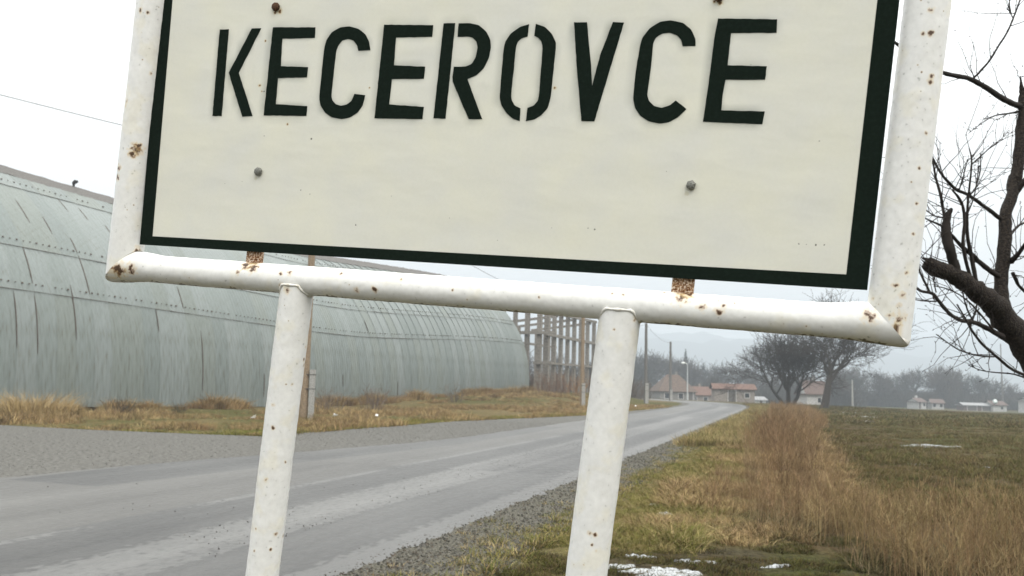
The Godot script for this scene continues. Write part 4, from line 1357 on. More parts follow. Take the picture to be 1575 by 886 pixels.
func make_sign() -> void:
	rng.seed = 99
	paint_bump = nbump(131, 0.05, 4, 3.0, 512)
	var root := thing("town_sign", "leaning white town sign lettered KECEROVCE, in a chipped white tube frame on two posts", "road sign", SB)
	var zt := -0.008
	var bar_a := sp(-0.0345, -0.0404, zt)
	var bar_b := sp(1.1915, -0.0446, zt)
	var top_l := sp(-0.0165, 0.565, zt)
	var top_r := sp(1.1965, 0.565, zt)
	# mitre planes at the two lower corners and the two upper ones
	var d1 := (SU - SV).normalized()
	var d2 := (SU + SV).normalized()
	pipe("frame_tube", root, bar_a, top_l, 0.0285, d1, d2, [202, -4, 9, 209, 2, 5, 193, -13, 5, 168, -67, 5, 151, -69, 5, 31, 35, 6, 17, 30, 4, 434, -43, 4, 433, -17, 3, 333, 15, 3, 282, -61, 4, 273, -68, 4, 6, 10, 8, 12, 40, 6], 201, 0.0, 12)
	pipe("frame_tube", root, bar_b, top_r, 0.0285, d2, d1, [-2, 23, 6, 12, 24, 7, 13, 1, 4, 33, -53, 3, 70, 30, 3, 376, -1, 2, 407, 12, 3, 378, 18, 3, 323, 33, 3, 316, 33, 3, 52, 7, 4, 40, 27, 4, 27, 21, 3, 120, 36, 2, 160, 34, 2, 205, 30, 2, 250, 36, 2], 211, 0.0, 12)
	pipe("frame_tube", root, bar_a, bar_b, 0.0235, d1, d2, [9, 24, 9, 14, 12, 12, 34, 6, 8, -20, 47, 5, 259, -79, 13, 269, -39, 8, 251, -50, 8, 242, -11, 4, 337, -27, 4, 321, -22, 3, 394, -76, 3, 427, -38, 3, 955, -79, 13, 954, -43, 9, 962, -72, 8, 984, -11, 5, 1007, -2, 5, 1013, -24, 4, 930, -68, 3, 874, -37, 3, 858, -39, 2, 1200, -19, 8, 489, 15, 4, 457, 23, 4, 324, 29, 4, 617, -5, 2, 751, -5, 2, 530, -34, 3], 221, 0.85, 16)
	pipe("frame_tube", root, top_l, top_r, 0.0235, d2, d1, [], 231, 0.0, 5)
	var foot_l := sp(0.249, -1.86, zt)
	var foot_r := sp(0.787, -1.82, zt)
	pipe("post", root, sp(0.3061, -0.050, zt), foot_l, 0.0265, Vector3.ZERO, Vector3.ZERO, [-2, -7, 5, 8, 40, 6, 98, -70, 3, 119, -66, 3, 129, -72, 3, 158, -24, 2, 194, 35, 3, 230, 23, 3, 317, 29, 4, 285, -34, 2, 404, -29, 3, 398, 46, 2, 410, -70, 2, 434, 39, 2, 429, -18, 2, 560, 20, 4, 700, -20, 3], 241, 0.0, 16)
	pipe("post", root, sp(0.8351, -0.050, zt), foot_r, 0.0300, Vector3.ZERO, Vector3.ZERO, [4, -60, 5, 9, -47, 4, 29, 11, 2, 322, 5, 3, 323, -8, 3, 338, -5, 2, 346, -20, 2, 368, 10, 2, 520, 10, 4], 251, 0.0, 12)
	# weld beads round the post heads
	var paint := grained(mat(lin(1, 1, 1), 0.5), ntex(132, 0.05, 4, [[0.2, lin(0.55, 0.5, 0.4)], [0.45, lin(0.76, 0.74, 0.69)], [0.8, lin(0.8, 0.79, 0.76)]]), 0.12)
	for q in [[0.3061, 0.0265, 0.249], [0.8351, 0.0300, 0.787]]:
		var mb := MB.new()
		var pts := PackedVector3Array()
		var rad := PackedFloat32Array()
		var x0: float = q[0]
		for k in 33:
			var t := TAU * k / 32.0
			var off: float = cos(t) * q[1]
			var away: float = sin(t) * q[1]
			var drop := -0.0425 - sqrt(maxf(0.0235 * 0.0235 - minf(away * away, 0.0005), 0.0))
			pts.append(sp(x0 + off, drop, zt + away))
			rad.append(0.0021 + 0.0006 * sin(t * 9.0))
		mb.tube(pts, rad, 8, false)
		obj("weld_bead", mb.mesh(), paint, root)
	for q in [[bar_a, 1.0], [bar_b, -1.0]]: # the rounded outside of each welded corner
		var mb := MB.new()
		var n := 40
		var prev: Array = []
		for k in n + 1:
			var t := PI * k / n + PI * 0.5
			var o := cos(t) * 0.0285
			var c := sin(t) * 0.0285
			var e := o if o > -0.01425 else -0.01425 + (o + 0.01425) * 0.3
			var row: Array = []
			var p0: Vector3 = q[0] + (SU * q[1] * e + SV * o + SN * c)
			var p1: Vector3 = q[0] + (SU * q[1] * o + SV * e + SN * c)
			for j in 6:
				var f := j / 5.0
				row.append(p0.lerp(p1, f) - (SU * q[1] + SV) * 0.0024 * sin(f * PI) * smoothstep(0.0, -0.02, o))
			if k > 0:
				for j in 5:
					if q[1] > 0:
						mb.quad(prev[j], row[j], row[j + 1], prev[j + 1])
					else:
						mb.quad(row[j], prev[j], prev[j + 1], row[j + 1])
			prev = row
		obj("corner_weld", mb.mesh(), paint, root)
	# board
	var board := MB.new()
	var iw := 1392
	var ih := 626
	board.box(sp(SW / 2, SH / 2, -0.0021), SU * SW / 2, SV * SH / 2, SN * 0.0015)
	var fi := board.v.size()
	for q in [[0.0, 0.0], [1.0, 0.0], [1.0, 1.0], [0.0, 1.0]]:
		board.vert(sp(SW * q[0], SH * q[1], -0.0002), SN, Vector2(q[0], 1.0 - q[1]))
	board.face(fi, fi + 1, fi + 2)
	board.face(fi, fi + 2, fi + 3)
	var bm := mat(lin(1, 1, 1), 0.45)
	bm.albedo_texture = board_print(iw, ih)
	bm.texture_repeat = false
	bm.normal_enabled = true
	bm.normal_texture = nbump(133, 0.02, 4, 1.6, 256)
	bm.normal_scale = 0.25
	var bo := obj("board", board.mesh(), bm, root)
	var ink := mat(lin(1, 1, 1), 0.85)
	ink.metallic_specular = 0.12
	grained(ink, ntex(134, 0.04, 5, [[0.15, lin(0.008, 0.0125, 0.0095)], [0.55, lin(0.009, 0.0150, 0.0112)], [0.85, lin(0.012, 0.019, 0.0145)]], 512), 0.14)
	own_axes(ink)
	var rim := MB.new()
	var outer := [Vector2(-0.0003, -0.0003), Vector2(SW + 0.0003, -0.0003), Vector2(SW + 0.0003, SH), Vector2(-0.0003, SH)]
	var inner := [Vector2(0.0243, 0.0152), Vector2(1.1322, 0.0190), Vector2(1.1334, SH - 0.017), Vector2(0.0224, SH - 0.017)]
	var zf := 0.0003
	for k in 4:
		var a: Vector2 = outer[k]
		var b: Vector2 = outer[(k + 1) % 4]
		var c: Vector2 = inner[(k + 1) % 4]
		var d: Vector2 = inner[k]
		rim.quad(sp(a.x, a.y, zf), sp(b.x, b.y, zf), sp(c.x, c.y, zf), sp(d.x, d.y, zf))
		rim.quad(sp(a.x, a.y, -0.0037), sp(b.x, b.y, -0.0037), sp(b.x, b.y, zf), sp(a.x, a.y, zf))
		rim.quad(sp(d.x, d.y, zf), sp(c.x, c.y, zf), sp(c.x, c.y, -0.0001), sp(d.x, d.y, -0.0001))
	obj("border", rim.mesh(), ink, bo)
	for l in LETTERS:
		var mb := MB.new()
		for poly in l:
			var pv := PackedVector2Array()
			for j in range(0, poly.size(), 2):
				pv.append(Vector2(poly[j], poly[j + 1]) / 10000.0)
			mb.prism(worn_edge(smooth_poly(pv)), sp, -0.0001, 0.0003)
		obj("letter", mb.mesh(), ink, bo)
	# bolts
	var steel := grained(mat(lin(1, 1, 1), 0.5), ntex(135, 0.05, 3, [[0.2, lin(0.10, 0.10, 0.085)], [0.7, lin(0.26, 0.26, 0.235)]]), 0.03)
	steel.metallic = 0.4
	var rusty := grained(mat(lin(1, 1, 1), 0.85), ntex(136, 0.05, 4, [[0.2, lin(0.02, 0.013, 0.01)], [0.55, lin(0.07, 0.034, 0.018)], [0.8, lin(0.2, 0.09, 0.035)]]), 0.03)
	for q in [[0.2204, 0.1311, 0], [0.9167, 0.1313, 0], [0.2251, 0.3993, 1], [0.9273, 0.3940, 1]]:
		var mb := MB.new()
		var o := Vector2(q[0], q[1])
		var sides := 6 if q[0] > 0.5 else 8
		var prof := [[0.0068, 0.0], [0.0072, 0.003], [0.006, 0.0052], [0.003, 0.0062], [0.0, 0.0064]]
		for i in prof.size() - 1:
			for k in sides:
				var P := func(ii: int, kk: int) -> Vector3:
					var t := TAU * kk / sides + 0.3
					return sp(o.x + cos(t) * prof[ii][0], o.y + sin(t) * prof[ii][0], prof[ii][1])
				mb.quad(P.call(i, k), P.call(i, k + 1), P.call(i + 1, k + 1), P.call(i + 1, k))
		obj("bolt", mb.mesh(), rusty if q[2] == 1 else steel, root)
	# rusty tabs welded between the bar and the back of the board
	for q in [[0.2225, 0.028], [0.9195, 0.031]]:
		var mb := MB.new()
		mb.box(sp(q[0], 0.01, -0.008), SU * q[1] / 2, SV * 0.040, SN * 0.0035)
		obj("bracket", mb.mesh(), grained(mat(lin(1, 1, 1), 0.9), ntex(137, 0.06, 4, [[0.3, lin(0.10, 0.045, 0.02)], [0.5, lin(0.28, 0.13, 0.055)], [0.62, lin(0.6, 0.45, 0.3)], [0.75, lin(0.75, 0.7, 0.62)]]), 0.06), root)

func smooth_poly(p: PackedVector2Array) -> PackedVector2Array:
	# round the many-point curves a little, keep the corners of the straight letters
	if p.size() < 14:
		return p
	var out := PackedVector2Array()
	var n := p.size()
	for i in n:
		var a := p[(i - 1 + n) % n]
		var b := p[i]
		var c := p[(i + 1) % n]
		var ang := absf((b - a).angle_to(c - b))
		if ang > 0.9 or ang < 0.06:
			out.append(b)
		else:
			out.append(b.lerp(a, 0.25))
			out.append(b.lerp(a, 0.08).lerp(b.lerp(c, 0.08), 0.5))
			out.append(b.lerp(c, 0.25))
	return out

func worn_edge(p: PackedVector2Array) -> PackedVector2Array:
	var out := PackedVector2Array()
	for i in p.size():
		var a := p[i]
		var b := p[(i + 1) % p.size()]
		out.append(a)
		var k := int(a.distance_to(b) / 0.006)
		for j in range(1, k):
			var q := a.lerp(b, float(j) / k)
			out.append(q + (b - a).orthogonal().normalized() * rng.randf_range(-0.00028, 0.00028))
	return out

func board_print(w: int, h: int) -> ImageTexture:
	# cream white enamel, soft overspray of the stencil round the letters, specks of rust
	var halo := Image.create(w / 2, h / 2, false, Image.FORMAT_L8)
	for l in LETTERS:
		for poly in l:
			var pv := PackedVector2Array()
			for j in range(0, poly.size(), 2):
				pv.append(Vector2(poly[j] / 10000.0 / SW * w / 2, (1.0 - poly[j + 1] / 10000.0 / SH) * h / 2))
			var lo := pv[0]
			var hi := pv[0]
			for q in pv:
				lo = lo.min(q)
				hi = hi.max(q)
			for y in range(int(lo.y), int(hi.y) + 1):
				for x in range(int(lo.x), int(hi.x) + 1):
					if Geometry2D.is_point_in_polygon(Vector2(x + 2.5, y + 0.5), pv):
						halo.set_pixel(x, y, Color.WHITE)
	halo.resize(w / 16, h / 16, Image.INTERPOLATE_LANCZOS)
	halo.resize(w, h, Image.INTERPOLATE_CUBIC)
	halo.convert(Image.FORMAT_L8)
	var hb := halo.get_data()
	var big := noise(301, 0.006, 4).get_image(w, h).get_data()
	var small := noise(302, 0.12, 3).get_image(w, h).get_data()
	var cols := PackedColorArray()
	cols.resize(w * h)
	for i in w * h:
		var g := big[i] / 255.0 - 0.5
		var s := small[i] / 255.0 - 0.5
		var c := Color(0.665 + 0.05 * g + 0.025 * s, 0.655 + 0.04 * g + 0.025 * s, 0.575 - 0.015 * g + 0.025 * s)
		var k := hb[i] / 255.0
		if k > 0.02:
			c = c.lerp(Color(0.12, 0.14, 0.12), clampf(k * 0.6 + s * 0.2 * k, 0.0, 0.6))
		cols[i] = c
	# specks: a and b in mm from the lower left corner, radius in tenths of a mm, 1 = rusty with a yellow halo
	var specks := [[207, 272, 16, 1], [216, 262, 11, 0], [212, 262, 9, 1], [265, 210, 14, 1], [224, 190, 10, 0], [311, 186, 12, 0], [158, 110, 9, 0], [190, 114, 10, 0], [300, 104, 9, 0], [318, 98, 9, 0], [404, 52, 11, 0], [705, 268, 16, 1], [722, 62, 8, 0], [776, 64, 10, 0], [786, 63, 10, 0], [1080, 196, 9, 0], [1068, 56, 9, 0], [1078, 56, 8, 0], [1090, 56, 12, 0], [1100, 57, 8, 0], [460, 100, 7, 0], [560, 70, 7, 0], [210, 345, 12, 1], [880, 150, 7, 0], [232, 392, 26, 1], [224, 391, 20, 1], [930, 386, 22, 1], [922, 388, 14, 1], [640, 40, 7, 0], [980, 300, 7, 0], [120, 300, 7, 0], [405, 268, 10, 1], [215, 120, 12, 2], [912, 120, 14, 2]]
	for s in specks:
		var cx: float = s[0] / 1000.0 / SW * w
		var cy: float = (1.0 - s[1] / 1000.0 / SH) * h
		var r: float = s[2] * 0.12
		var reach := int(r * 3.2) + 2
		for dy in range(-reach, reach + 1):
			for dx in range(-reach, reach + 1):
				var px := int(cx) + dx
				var py := int(cy) + dy
				if px < 0 or py < 0 or px >= w or py >= h:
					continue
				var i := py * w + px
				var q := sqrt(float(dx * dx + dy * dy)) / r + (small[i] / 255.0 - 0.5) * 1.2
				if s[3] == 2:
					if q < 2.2:
						cols[i] = cols[i].lerp(Color(0.52, 0.46, 0.28), 0.35)
				elif q < 0.9:
					cols[i] = Color(0.13, 0.065, 0.025) if s[3] == 1 else Color(0.09, 0.085, 0.07)
				elif q < 2.6 and s[3] == 1:
					cols[i] = cols[i].lerp(Color(0.55, 0.40, 0.15), 0.5 * smoothstep(2.6, 0.9, q))
	var b := PackedByteArray()
	b.resize(w * h * 3)
	for i in w * h:
		var c := cols[i].linear_to_srgb()
		b[i * 3] = int(clampf(c.r, 0, 1) * 255.0)
		b[i * 3 + 1] = int(clampf(c.g, 0, 1) * 255.0)
		b[i * 3 + 2] = int(clampf(c.b, 0, 1) * 255.0)
	return ImageTexture.create_from_image(Image.create_from_data(w, h, false, Image.FORMAT_RGB8, b))

# ------------------------------------------------------------------ grass, weeds, stones
func tuft(seed_: int, blades: int, h: float, spread: float, width: float, lean: float) -> Mesh:
	var r := RandomNumberGenerator.new()
	r.seed = seed_
	var mb := MB.new()
	for i in blades:
		var az := r.randf() * TAU
		var o := Vector3(cos(az), 0, sin(az))
		var p = o * spread * sqrt(r.randf()) + Vector3(0, -0.01, 0)
		var l := h * r.randf_range(0.45, 1.1)
		var a2 := r.randf() * TAU
		var w := Vector3(cos(a2), 0, sin(a2)) * width * 0.5
		var bend := (o + Vector3(r.randfn(), 0, r.randfn()) * 0.6) * lean * l * r.randf_range(0.3, 1.3)
		var p1: Vector3 = p + Vector3(0, l * 0.5, 0) + bend * 0.28
		var p2: Vector3 = p + Vector3(0, l * r.randf_range(0.72, 0.98), 0) + bend
		var nn := w.cross(p2 - p).normalized()
		var k := r.randf_range(0.75, 1.2)
		mb.c = Color(k, k * r.randf_range(0.94, 1.03), k * r.randf_range(0.85, 1.05))
		var a := mb.vert(p - w, nn)
		mb.vert(p + w, nn)
		mb.vert(p1 + w * 0.8, nn)
		mb.vert(p1 - w * 0.8, nn)
		mb.vert(p2, nn)
		mb.face(a, a + 1, a + 2)
		mb.face(a, a + 2, a + 3)
		mb.face(a + 3, a + 2, a + 4)
	return mb.mesh()

func stalks(seed_: int, count: int, h: float, r0: float) -> Mesh:
	var r := RandomNumberGenerator.new()
	r.seed = seed_
	var mb := MB.new()
	for i in count:
		var az := r.randf() * TAU
		var p = Vector3(cos(az), 0, sin(az)) * 0.16 * sqrt(r.randf())
		var d := Vector3(r.randfn() * 0.13, 1, r.randfn() * 0.13).normalized()
		var l := h * r.randf_range(0.55, 1.05)
		var pts := PackedVector3Array([p])
		var rad := PackedFloat32Array([r0])
		for k in 4:
			d = (d + Vector3(r.randfn(), 0, r.randfn()) * 0.07).normalized()
			pts.append(pts[k] + d * l / 4.0)
			rad.append(r0 * (0.9 - 0.16 * k))
		var k2 := r.randf_range(0.7, 1.25)
		mb.c = Color(k2, k2, k2)
		mb.tube(pts, rad, 3, false)
		for k in 5:
			var at := r.randf_range(1.6, 3.9)
			var i0 := int(at)
			var q := pts[i0].lerp(pts[i0 + 1], at - i0)
			var o := (Vector3(r.randfn(), 1.1, r.randfn())).normalized()
			var ll := r.randf_range(0.06, 0.24) * h
			mb.tube(PackedVector3Array([q, q + o * ll * 0.6, q + (o + Vector3(0, 0.35, 0)) * ll]), PackedFloat32Array([r0 * 0.55, r0 * 0.5, r0 * 0.6]), 3, false)
	return mb.mesh()

func scatter(called: String, label: String, m: Mesh, tries: int, pick: Callable, size: Vector2, palette: Array, sink := 0.0, lift := 0.0) -> void:
	# pick() gives (x, depth, size factor); a size factor of 0 leaves the spot empty
	var xf: Array[Transform3D] = []
	var cols: Array[Color] = []
	for i in tries:
		var p: Vector3 = pick.call()
		if p.z <= 0.0:
			continue
		var s := rng.randf_range(size.x, size.y) * p.z
		var b := Basis(Vector3.UP, rng.randf() * TAU).rotated(Vector3(rng.randfn(), 0, rng.randfn()).normalized(), rng.randfn() * 0.08)
		xf.append(Transform3D(b.scaled(Vector3(s, s * rng.randf_range(0.8, 1.2), s)), gp(p.x, p.y, lift - sink * s)))
		var c: Color = palette[rng.randi() % palette.size()]
		var k := rng.randf_range(0.7, 1.3)
		cols.append(Color(c.r * k, c.g * k, c.b * k))
	many(called, label, m, xf, cols)

func make_plants() -> void:
	rng.seed = 5150
	var clump := noise(401, 0.16, 3)
	var tan_ := [Color(0.337, 0.25, 0.123), Color(0.293, 0.214, 0.1), Color(0.402, 0.306, 0.157), Color(0.25, 0.183, 0.083)]
	var green := [Color(0.142, 0.143, 0.0349), Color(0.184, 0.163, 0.048), Color(0.109, 0.118, 0.0288)]
	var mixed := [Color(0.293, 0.229, 0.105), Color(0.196, 0.173, 0.0611), Color(0.13, 0.132, 0.0393), Color(0.25, 0.188, 0.0873), Color(0.37, 0.29, 0.144), Color(0.163, 0.127, 0.0568)]
	var brown := [Color(0.261, 0.173, 0.0873), Color(0.217, 0.137, 0.0699), Color(0.315, 0.214, 0.114), Color(0.179, 0.118, 0.0611)]
	var sl_at := func(d0: float, d1: float, lat0: float, lat1: float, bias: float) -> Vector3:
		# a spot between two depths and two distances right of the road's centre, denser near the camera
		var t := pow(rng.randf(), bias)
		var d := lerpf(d0, d1, t)
		var lat := lerpf(lat0, lat1, rng.randf())
		var s := (d - ROAD0.y + lat * ROADT.x) / ROADT.y
		var p: Vector2 = on_road(s, lat)
		return Vector3(p.x, p.y, 1.0)
	# right verge, short mixed grass
	scatter("verge_grass", "short tan and green grass on the verge right of the road", tuft(1, 22, 0.13, 0.11, 0.007, 1.0), 8000, func() -> Vector3:
		var p: Vector3 = sl_at.call(7.4, 30.0, 3.55, 5.4, 1.6)
		var c := clump.get_noise_2d(p.x * 3.0, p.y * 3.0)
		p.z = (0.75 + 0.6 * c) * smoothstep(7.2, 9.2, p.y + 1.2 * c) * (0.5 + 0.5 * smoothstep(3.6, 5.2, road_sl(p.x, p.y).y))
		return p, Vector2(0.6, 1.4), mixed + green + green)
	scatter("verge_grass", "tan and green grass on the far part of the right verge", tuft(2, 22, 0.22, 0.22, 0.014, 0.5), 6000, func() -> Vector3:
		var p: Vector3 = sl_at.call(24.0, 95.0, 3.4, 7.0, 1.4)
		return p, Vector2(0.7, 1.5), mixed)
	# taller dead grass between verge and thicket
	scatter("dead_grass", "tufts of long dead straw coloured grass below the thicket", tuft(3, 26, 0.22, 0.16, 0.007, 1.3), 4600, func() -> Vector3:
		var p: Vector3 = sl_at.call(8.6, 34.0, 4.5, 7.4, 1.5)
		var c := clump.get_noise_2d(p.x * 2.0 + 40.0, p.y * 2.0)
		p.z = 0.0 if c < -0.16 or p.y < 9.1 + 1.3 * clump.get_noise_2d(p.x * 4.0, 5.0) else (0.75 + c) * (0.55 + 0.45 * smoothstep(8.8, 10.2, p.y))
		return p, Vector2(0.6, 1.2), tan_ + brown + [Color(0.142, 0.122, 0.0437), Color(0.456, 0.347, 0.175), Color(0.119, 0.0866, 0.0437)])
	# the thicket of brown stalks
	scatter("stalk_thicket", "thicket of tall reddish brown dead stalks along the edge of the field", stalks(4, 5, 1.2, 0.0040), 1150, func() -> Vector3:
		var p: Vector3 = sl_at.call(9.8, 44.0, 5.0, 7.4, 1.3)
		var c := clump.get_noise_2d(p.x * 1.6, p.y * 1.6 + 70.0)
		var t := smoothstep(9.5, 19.0, p.y)
		var side := 1.0 - absf(road_sl(p.x, p.y).y - 6.2) / 1.2
		p.z = 0.0 if c < 0.06 - 0.34 * side + 0.10 * (1.0 - t) else (lerpf(0.5, 0.95, t) + 0.25 * c) * (0.6 + 0.4 * side) * (1.0 - 0.30 * smoothstep(22.0, 44.0, p.y))
		return p, Vector2(0.45, 1.05), brown + [Color(0.413, 0.296, 0.175), Color(0.109, 0.0662, 0.0367), Color(0.359, 0.224, 0.131), Color(0.13, 0.0815, 0.0437)])
	scatter("stalk_thicket", "far end of the brown stalk thicket before the orchard trees", stalks(5, 8, 1.2, 0.006), 800, func() -> Vector3:
		var p: Vector3 = sl_at.call(38.0, 82.0, 5.0, 8.0, 1.2)
		return p, Vector2(0.3, 0.6), brown)
	# foreground weeds at the right
	scatter("dead_weeds", "dense dead weeds and straw in the right foreground", tuft(6, 18, 0.27, 0.17, 0.0065, 1.3), 3600, func() -> Vector3:
		var d := lerpf(6.8, 15.0, pow(rng.randf(), 1.25))
		var p = Vector3(rng.randf_range(2.2, 0.72 * d + 1.5), d, 1.0 - 0.6 * smoothstep(8.4, 13.5, d))
		var edge := 3.35 - (d - 8.0) * 0.2 if d < 9.3 else 0.0
		if p.x < edge + 0.3 * clump.get_noise_2d(p.x * 5.0, d * 5.0):
			p.z = 0.0
		var sl := road_sl(p.x, d)
		if sl.y < 5.4 and d > 9.3:
			p.z = 0.0
		var c := clump.get_noise_2d(p.x * 3.0, d * 3.0 + 20.0)
		p.z *= 0.0 if c < -0.06 and rng.randf() < 0.8 else 0.65 + 1.1 * c
		return p, Vector2(0.55, 1.15), [Color(0.19, 0.135, 0.072), Color(0.155, 0.108, 0.058), Color(0.0656, 0.0482, 0.0269), Color(0.0492, 0.0379, 0.0202), Color(0.0787, 0.0758, 0.0303), Color(0.059, 0.0654, 0.0229), Color(0.236, 0.193, 0.114), Color(0.197, 0.162, 0.0877), Color(0.105, 0.0828, 0.0444)])
	scatter("weed_stalks", "scattered thin dead weed stalks in the right foreground", stalks(7, 3, 0.66, 0.0032), 1100, func() -> Vector3:
		var d := lerpf(7.0, 13.0, pow(rng.randf(), 1.2))
		var p = Vector3(rng.randf_range(3.2, 0.72 * d + 1.0), d, 1.0 - 0.5 * smoothstep(9.0, 13.0, d))
		if d < 9.0 and p.x < 3.4:
			p.z = 0.0
		return p, Vector2(0.5, 1.25), brown + tan_)
	scatter("shoulder_weeds", "sparse weeds and moss growing into the gravel shoulder", tuft(14, 20, 0.09, 0.09, 0.007, 0.8), 1500, func() -> Vector3:
		var p: Vector3 = sl_at.call(6.4, 26.0, 2.75, 3.9, 1.6)
		var c := clump.get_noise_2d(p.x * 5.0, p.y * 5.0)
		var f := (road_sl(p.x, p.y).y - 2.7) / 1.2
		p.z = 0.0 if c > f - 0.55 else 0.5 + 0.7 * f
		return p, Vector2(0.5, 1.2), mixed + green)
	# field
	scatter("field_grass", "short green and brown growth over the open field", tuft(8, 20, 0.13, 0.22, 0.010, 0.9), 16000, func() -> Vector3:
		var d := lerpf(11.0, 60.0, pow(rng.randf(), 1.6))
		var x0 := -1.35 + (d - 15.95) * 0.327 + 7.6
		var p = Vector3(lerpf(x0, 0.70 * d + 2.0, rng.randf()), d, 1.0)
		var c := clump.get_noise_2d(p.x * 1.2, d * 0.6)
		p.z = 0.85 + 0.5 * c
		return p, Vector2(0.6, 1.3), [Color(0.0976, 0.0899, 0.0286), Color(0.125, 0.0991, 0.0394), Color(0.0757, 0.0813, 0.0215), Color(0.151, 0.115, 0.0537), Color(0.112, 0.077, 0.0358)])
	scatter("field_grass", "thin growth over the far half of the field", tuft(9, 16, 0.18, 0.5, 0.03, 0.9), 9000, func() -> Vector3:
		var d := lerpf(45.0, 190.0, pow(rng.randf(), 1.2))
		var x0 := minf(-1.35 + (d - 15.95) * 0.327 + 9.0, 34.0 + d * 0.06)
		var p = Vector3(lerpf(x0, 0.70 * d + 3.0, rng.randf()), d, 1.0)
		return p, Vector2(0.6, 1.4), [Color(0.0935, 0.0857, 0.0286), Color(0.12, 0.0916, 0.0387), Color(0.0757, 0.077, 0.0236), Color(0.134, 0.102, 0.0487)])
	# wet track in the right foreground: moss and short green
	scatter("moss_grass", "short mossy green grass on the wet track in front", tuft(10, 26, 0.055, 0.09, 0.006, 0.8), 5200, func() -> Vector3:
		var d := rng.randf_range(6.6, 9.6)
		var p = Vector3(rng.randf_range(-0.4, 4.2), d, 1.0)
		var sl := road_sl(p.x, d)
		var c := clump.get_noise_2d(p.x * 6.0, d * 9.0)
		p.z = 0.0 if sl.y < 3.75 or c < -0.08 else 0.7 + c
		return p, Vector2(0.6, 1.3), [Color(0.076, 0.0795, 0.0192), Color(0.0598, 0.0612, 0.0175), Color(0.0923, 0.0713, 0.0314), Color(0.109, 0.0815, 0.0367), Color(0.0489, 0.0408, 0.021)])
	# barn side
	scatter("bank_grass", "tan grass on the bank between the road and the barn", tuft(11, 26, 0.32, 0.24, 0.012, 0.8), 9000, func() -> Vector3:
		var s := lerpf(4.6, 62.0, pow(rng.randf(), 1.1))
		var lat := -gravel_left(s) - rng.randf() * 13.0 + 0.2
		var p: Vector2 = on_road(s, lat)
		var q := Vector3(p.x, p.y, 1.0)
		var local := barn_local(p)
		if local.x < 0.3 and local.y < 53.0:
			q.z = 0.0
		var c := clump.get_noise_2d(p.x, p.y)
		var close := smoothstep(3.2, 0.5, local.x)
		q.z *= clampf(0.5 + 1.3 * c, 0.12, 1.3) + 0.55 * close
		return q, Vector2(0.6, 1.3), brown + tan_ + [Color(0.218, 0.155, 0.0817), Color(0.139, 0.114, 0.0483), Color(0.114, 0.0816, 0.0445)])
	scatter("barn_foot_grass", "tall dead straw grass along the foot of the barn", tuft(13, 40, 0.62, 0.30, 0.018, 0.55), 1500, func() -> Vector3:
		var w := rng.randf_range(-3.0, 52.0)
		var out := 0.35 + absf(rng.randfn()) * 0.55
		var p := Vector2(-20, 33) + Vector2(0.4256, 0.905) * w + Vector2(0.905, -0.4256) * out
		var c := clump.get_noise_2d(p.x * 1.5 + 11.0, p.y * 1.5)
		return Vector3(p.x, p.y, 0.0 if c < -0.2 else 0.7 + 1.1 * c), Vector2(0.6, 1.3), brown + tan_ + [Color(0.313, 0.212, 0.0969), Color(0.209, 0.138, 0.0594)])
	scatter("bank_grass", "short green grass along the edge of the gravel by the barn", tuft(12, 22, 0.10, 0.24, 0.014, 0.7), 3200, func() -> Vector3:
		var s := lerpf(4.6, 60.0, rng.randf())
		var lat := -gravel_left(s) - absf(rng.randfn()) * 0.9
		var p: Vector2 = on_road(s, lat)
		return Vector3(p.x, p.y, 1.0), Vector2(0.6, 1.3), green + [Color(0.217, 0.173, 0.0611)])
	# bushes and single weeds by the barn
	var bushes := [[-16.9, 30.6, 1.15, "dry straw coloured grass clump at the left end of the barn", Color(0.38, 0.28, 0.14)],
		[-17.9, 31.6, 0.9, "smaller dry grass clump half cut off at the left edge of the picture", Color(0.34, 0.24, 0.12)],
		[-14.9, 33.0, 0.75, "dark dead weed standing against the barn near its left end", Color(0.06, 0.05, 0.035)],
		[-13.3, 34.4, 0.5, "small dark weed at the barn foot left of the posts", Color(0.08, 0.07, 0.04)],
		[-9.3, 43.5, 1.2, "grey-brown leafless bush against the barn right of the wooden pole", Color(0.15, 0.115, 0.085)],
		[-7.4, 47.0, 1.3, "second grey-brown bush against the barn right of the wooden pole", Color(0.16, 0.12, 0.09)],
		[-3.6, 58.0, 1.2, "low grey bush at the barn foot near the middle of the barn", Color(0.14, 0.115, 0.085)],
		[3.3, 74.0, 1.9, "reddish brown bush at the foot of the skeleton columns by the barn corner", Color(0.17, 0.11, 0.075)],
		[4.6, 74.5, 1.7, "reddish brown bush below the middle skeleton columns", Color(0.18, 0.115, 0.08)],
		[6.0, 76.0, 1.8, "rusty orange dry bush beside the thin brown pole", Color(0.27, 0.16, 0.08)],
		[9.6, 84.0, 2.3, "brown leafless bush behind the right sign post", Color(0.14, 0.10, 0.075)],
		[11.2, 90.0, 2.4, "brown leafless bush left of the nearer grey pole", Color(0.13, 0.10, 0.075)],
		[13.4, 97.0, 2.6, "brown leafless bush just behind the nearer grey pole", Color(0.12, 0.095, 0.07)],
		[16.5, 108.0, 2.6, "brown leafless bush between the two grey poles", Color(0.12, 0.095, 0.072)]]
	var shapes: Array[Mesh] = [bush_mesh(921, 46, 1.0, 0.009), bush_mesh(922, 58, 1.0, 0.009)]
	var clumps: Array[Mesh] = [tuft(31, 900, 1.0, 0.8, 0.010, 0.55), tuft(32, 700, 0.95, 0.65, 0.010, 0.6)]
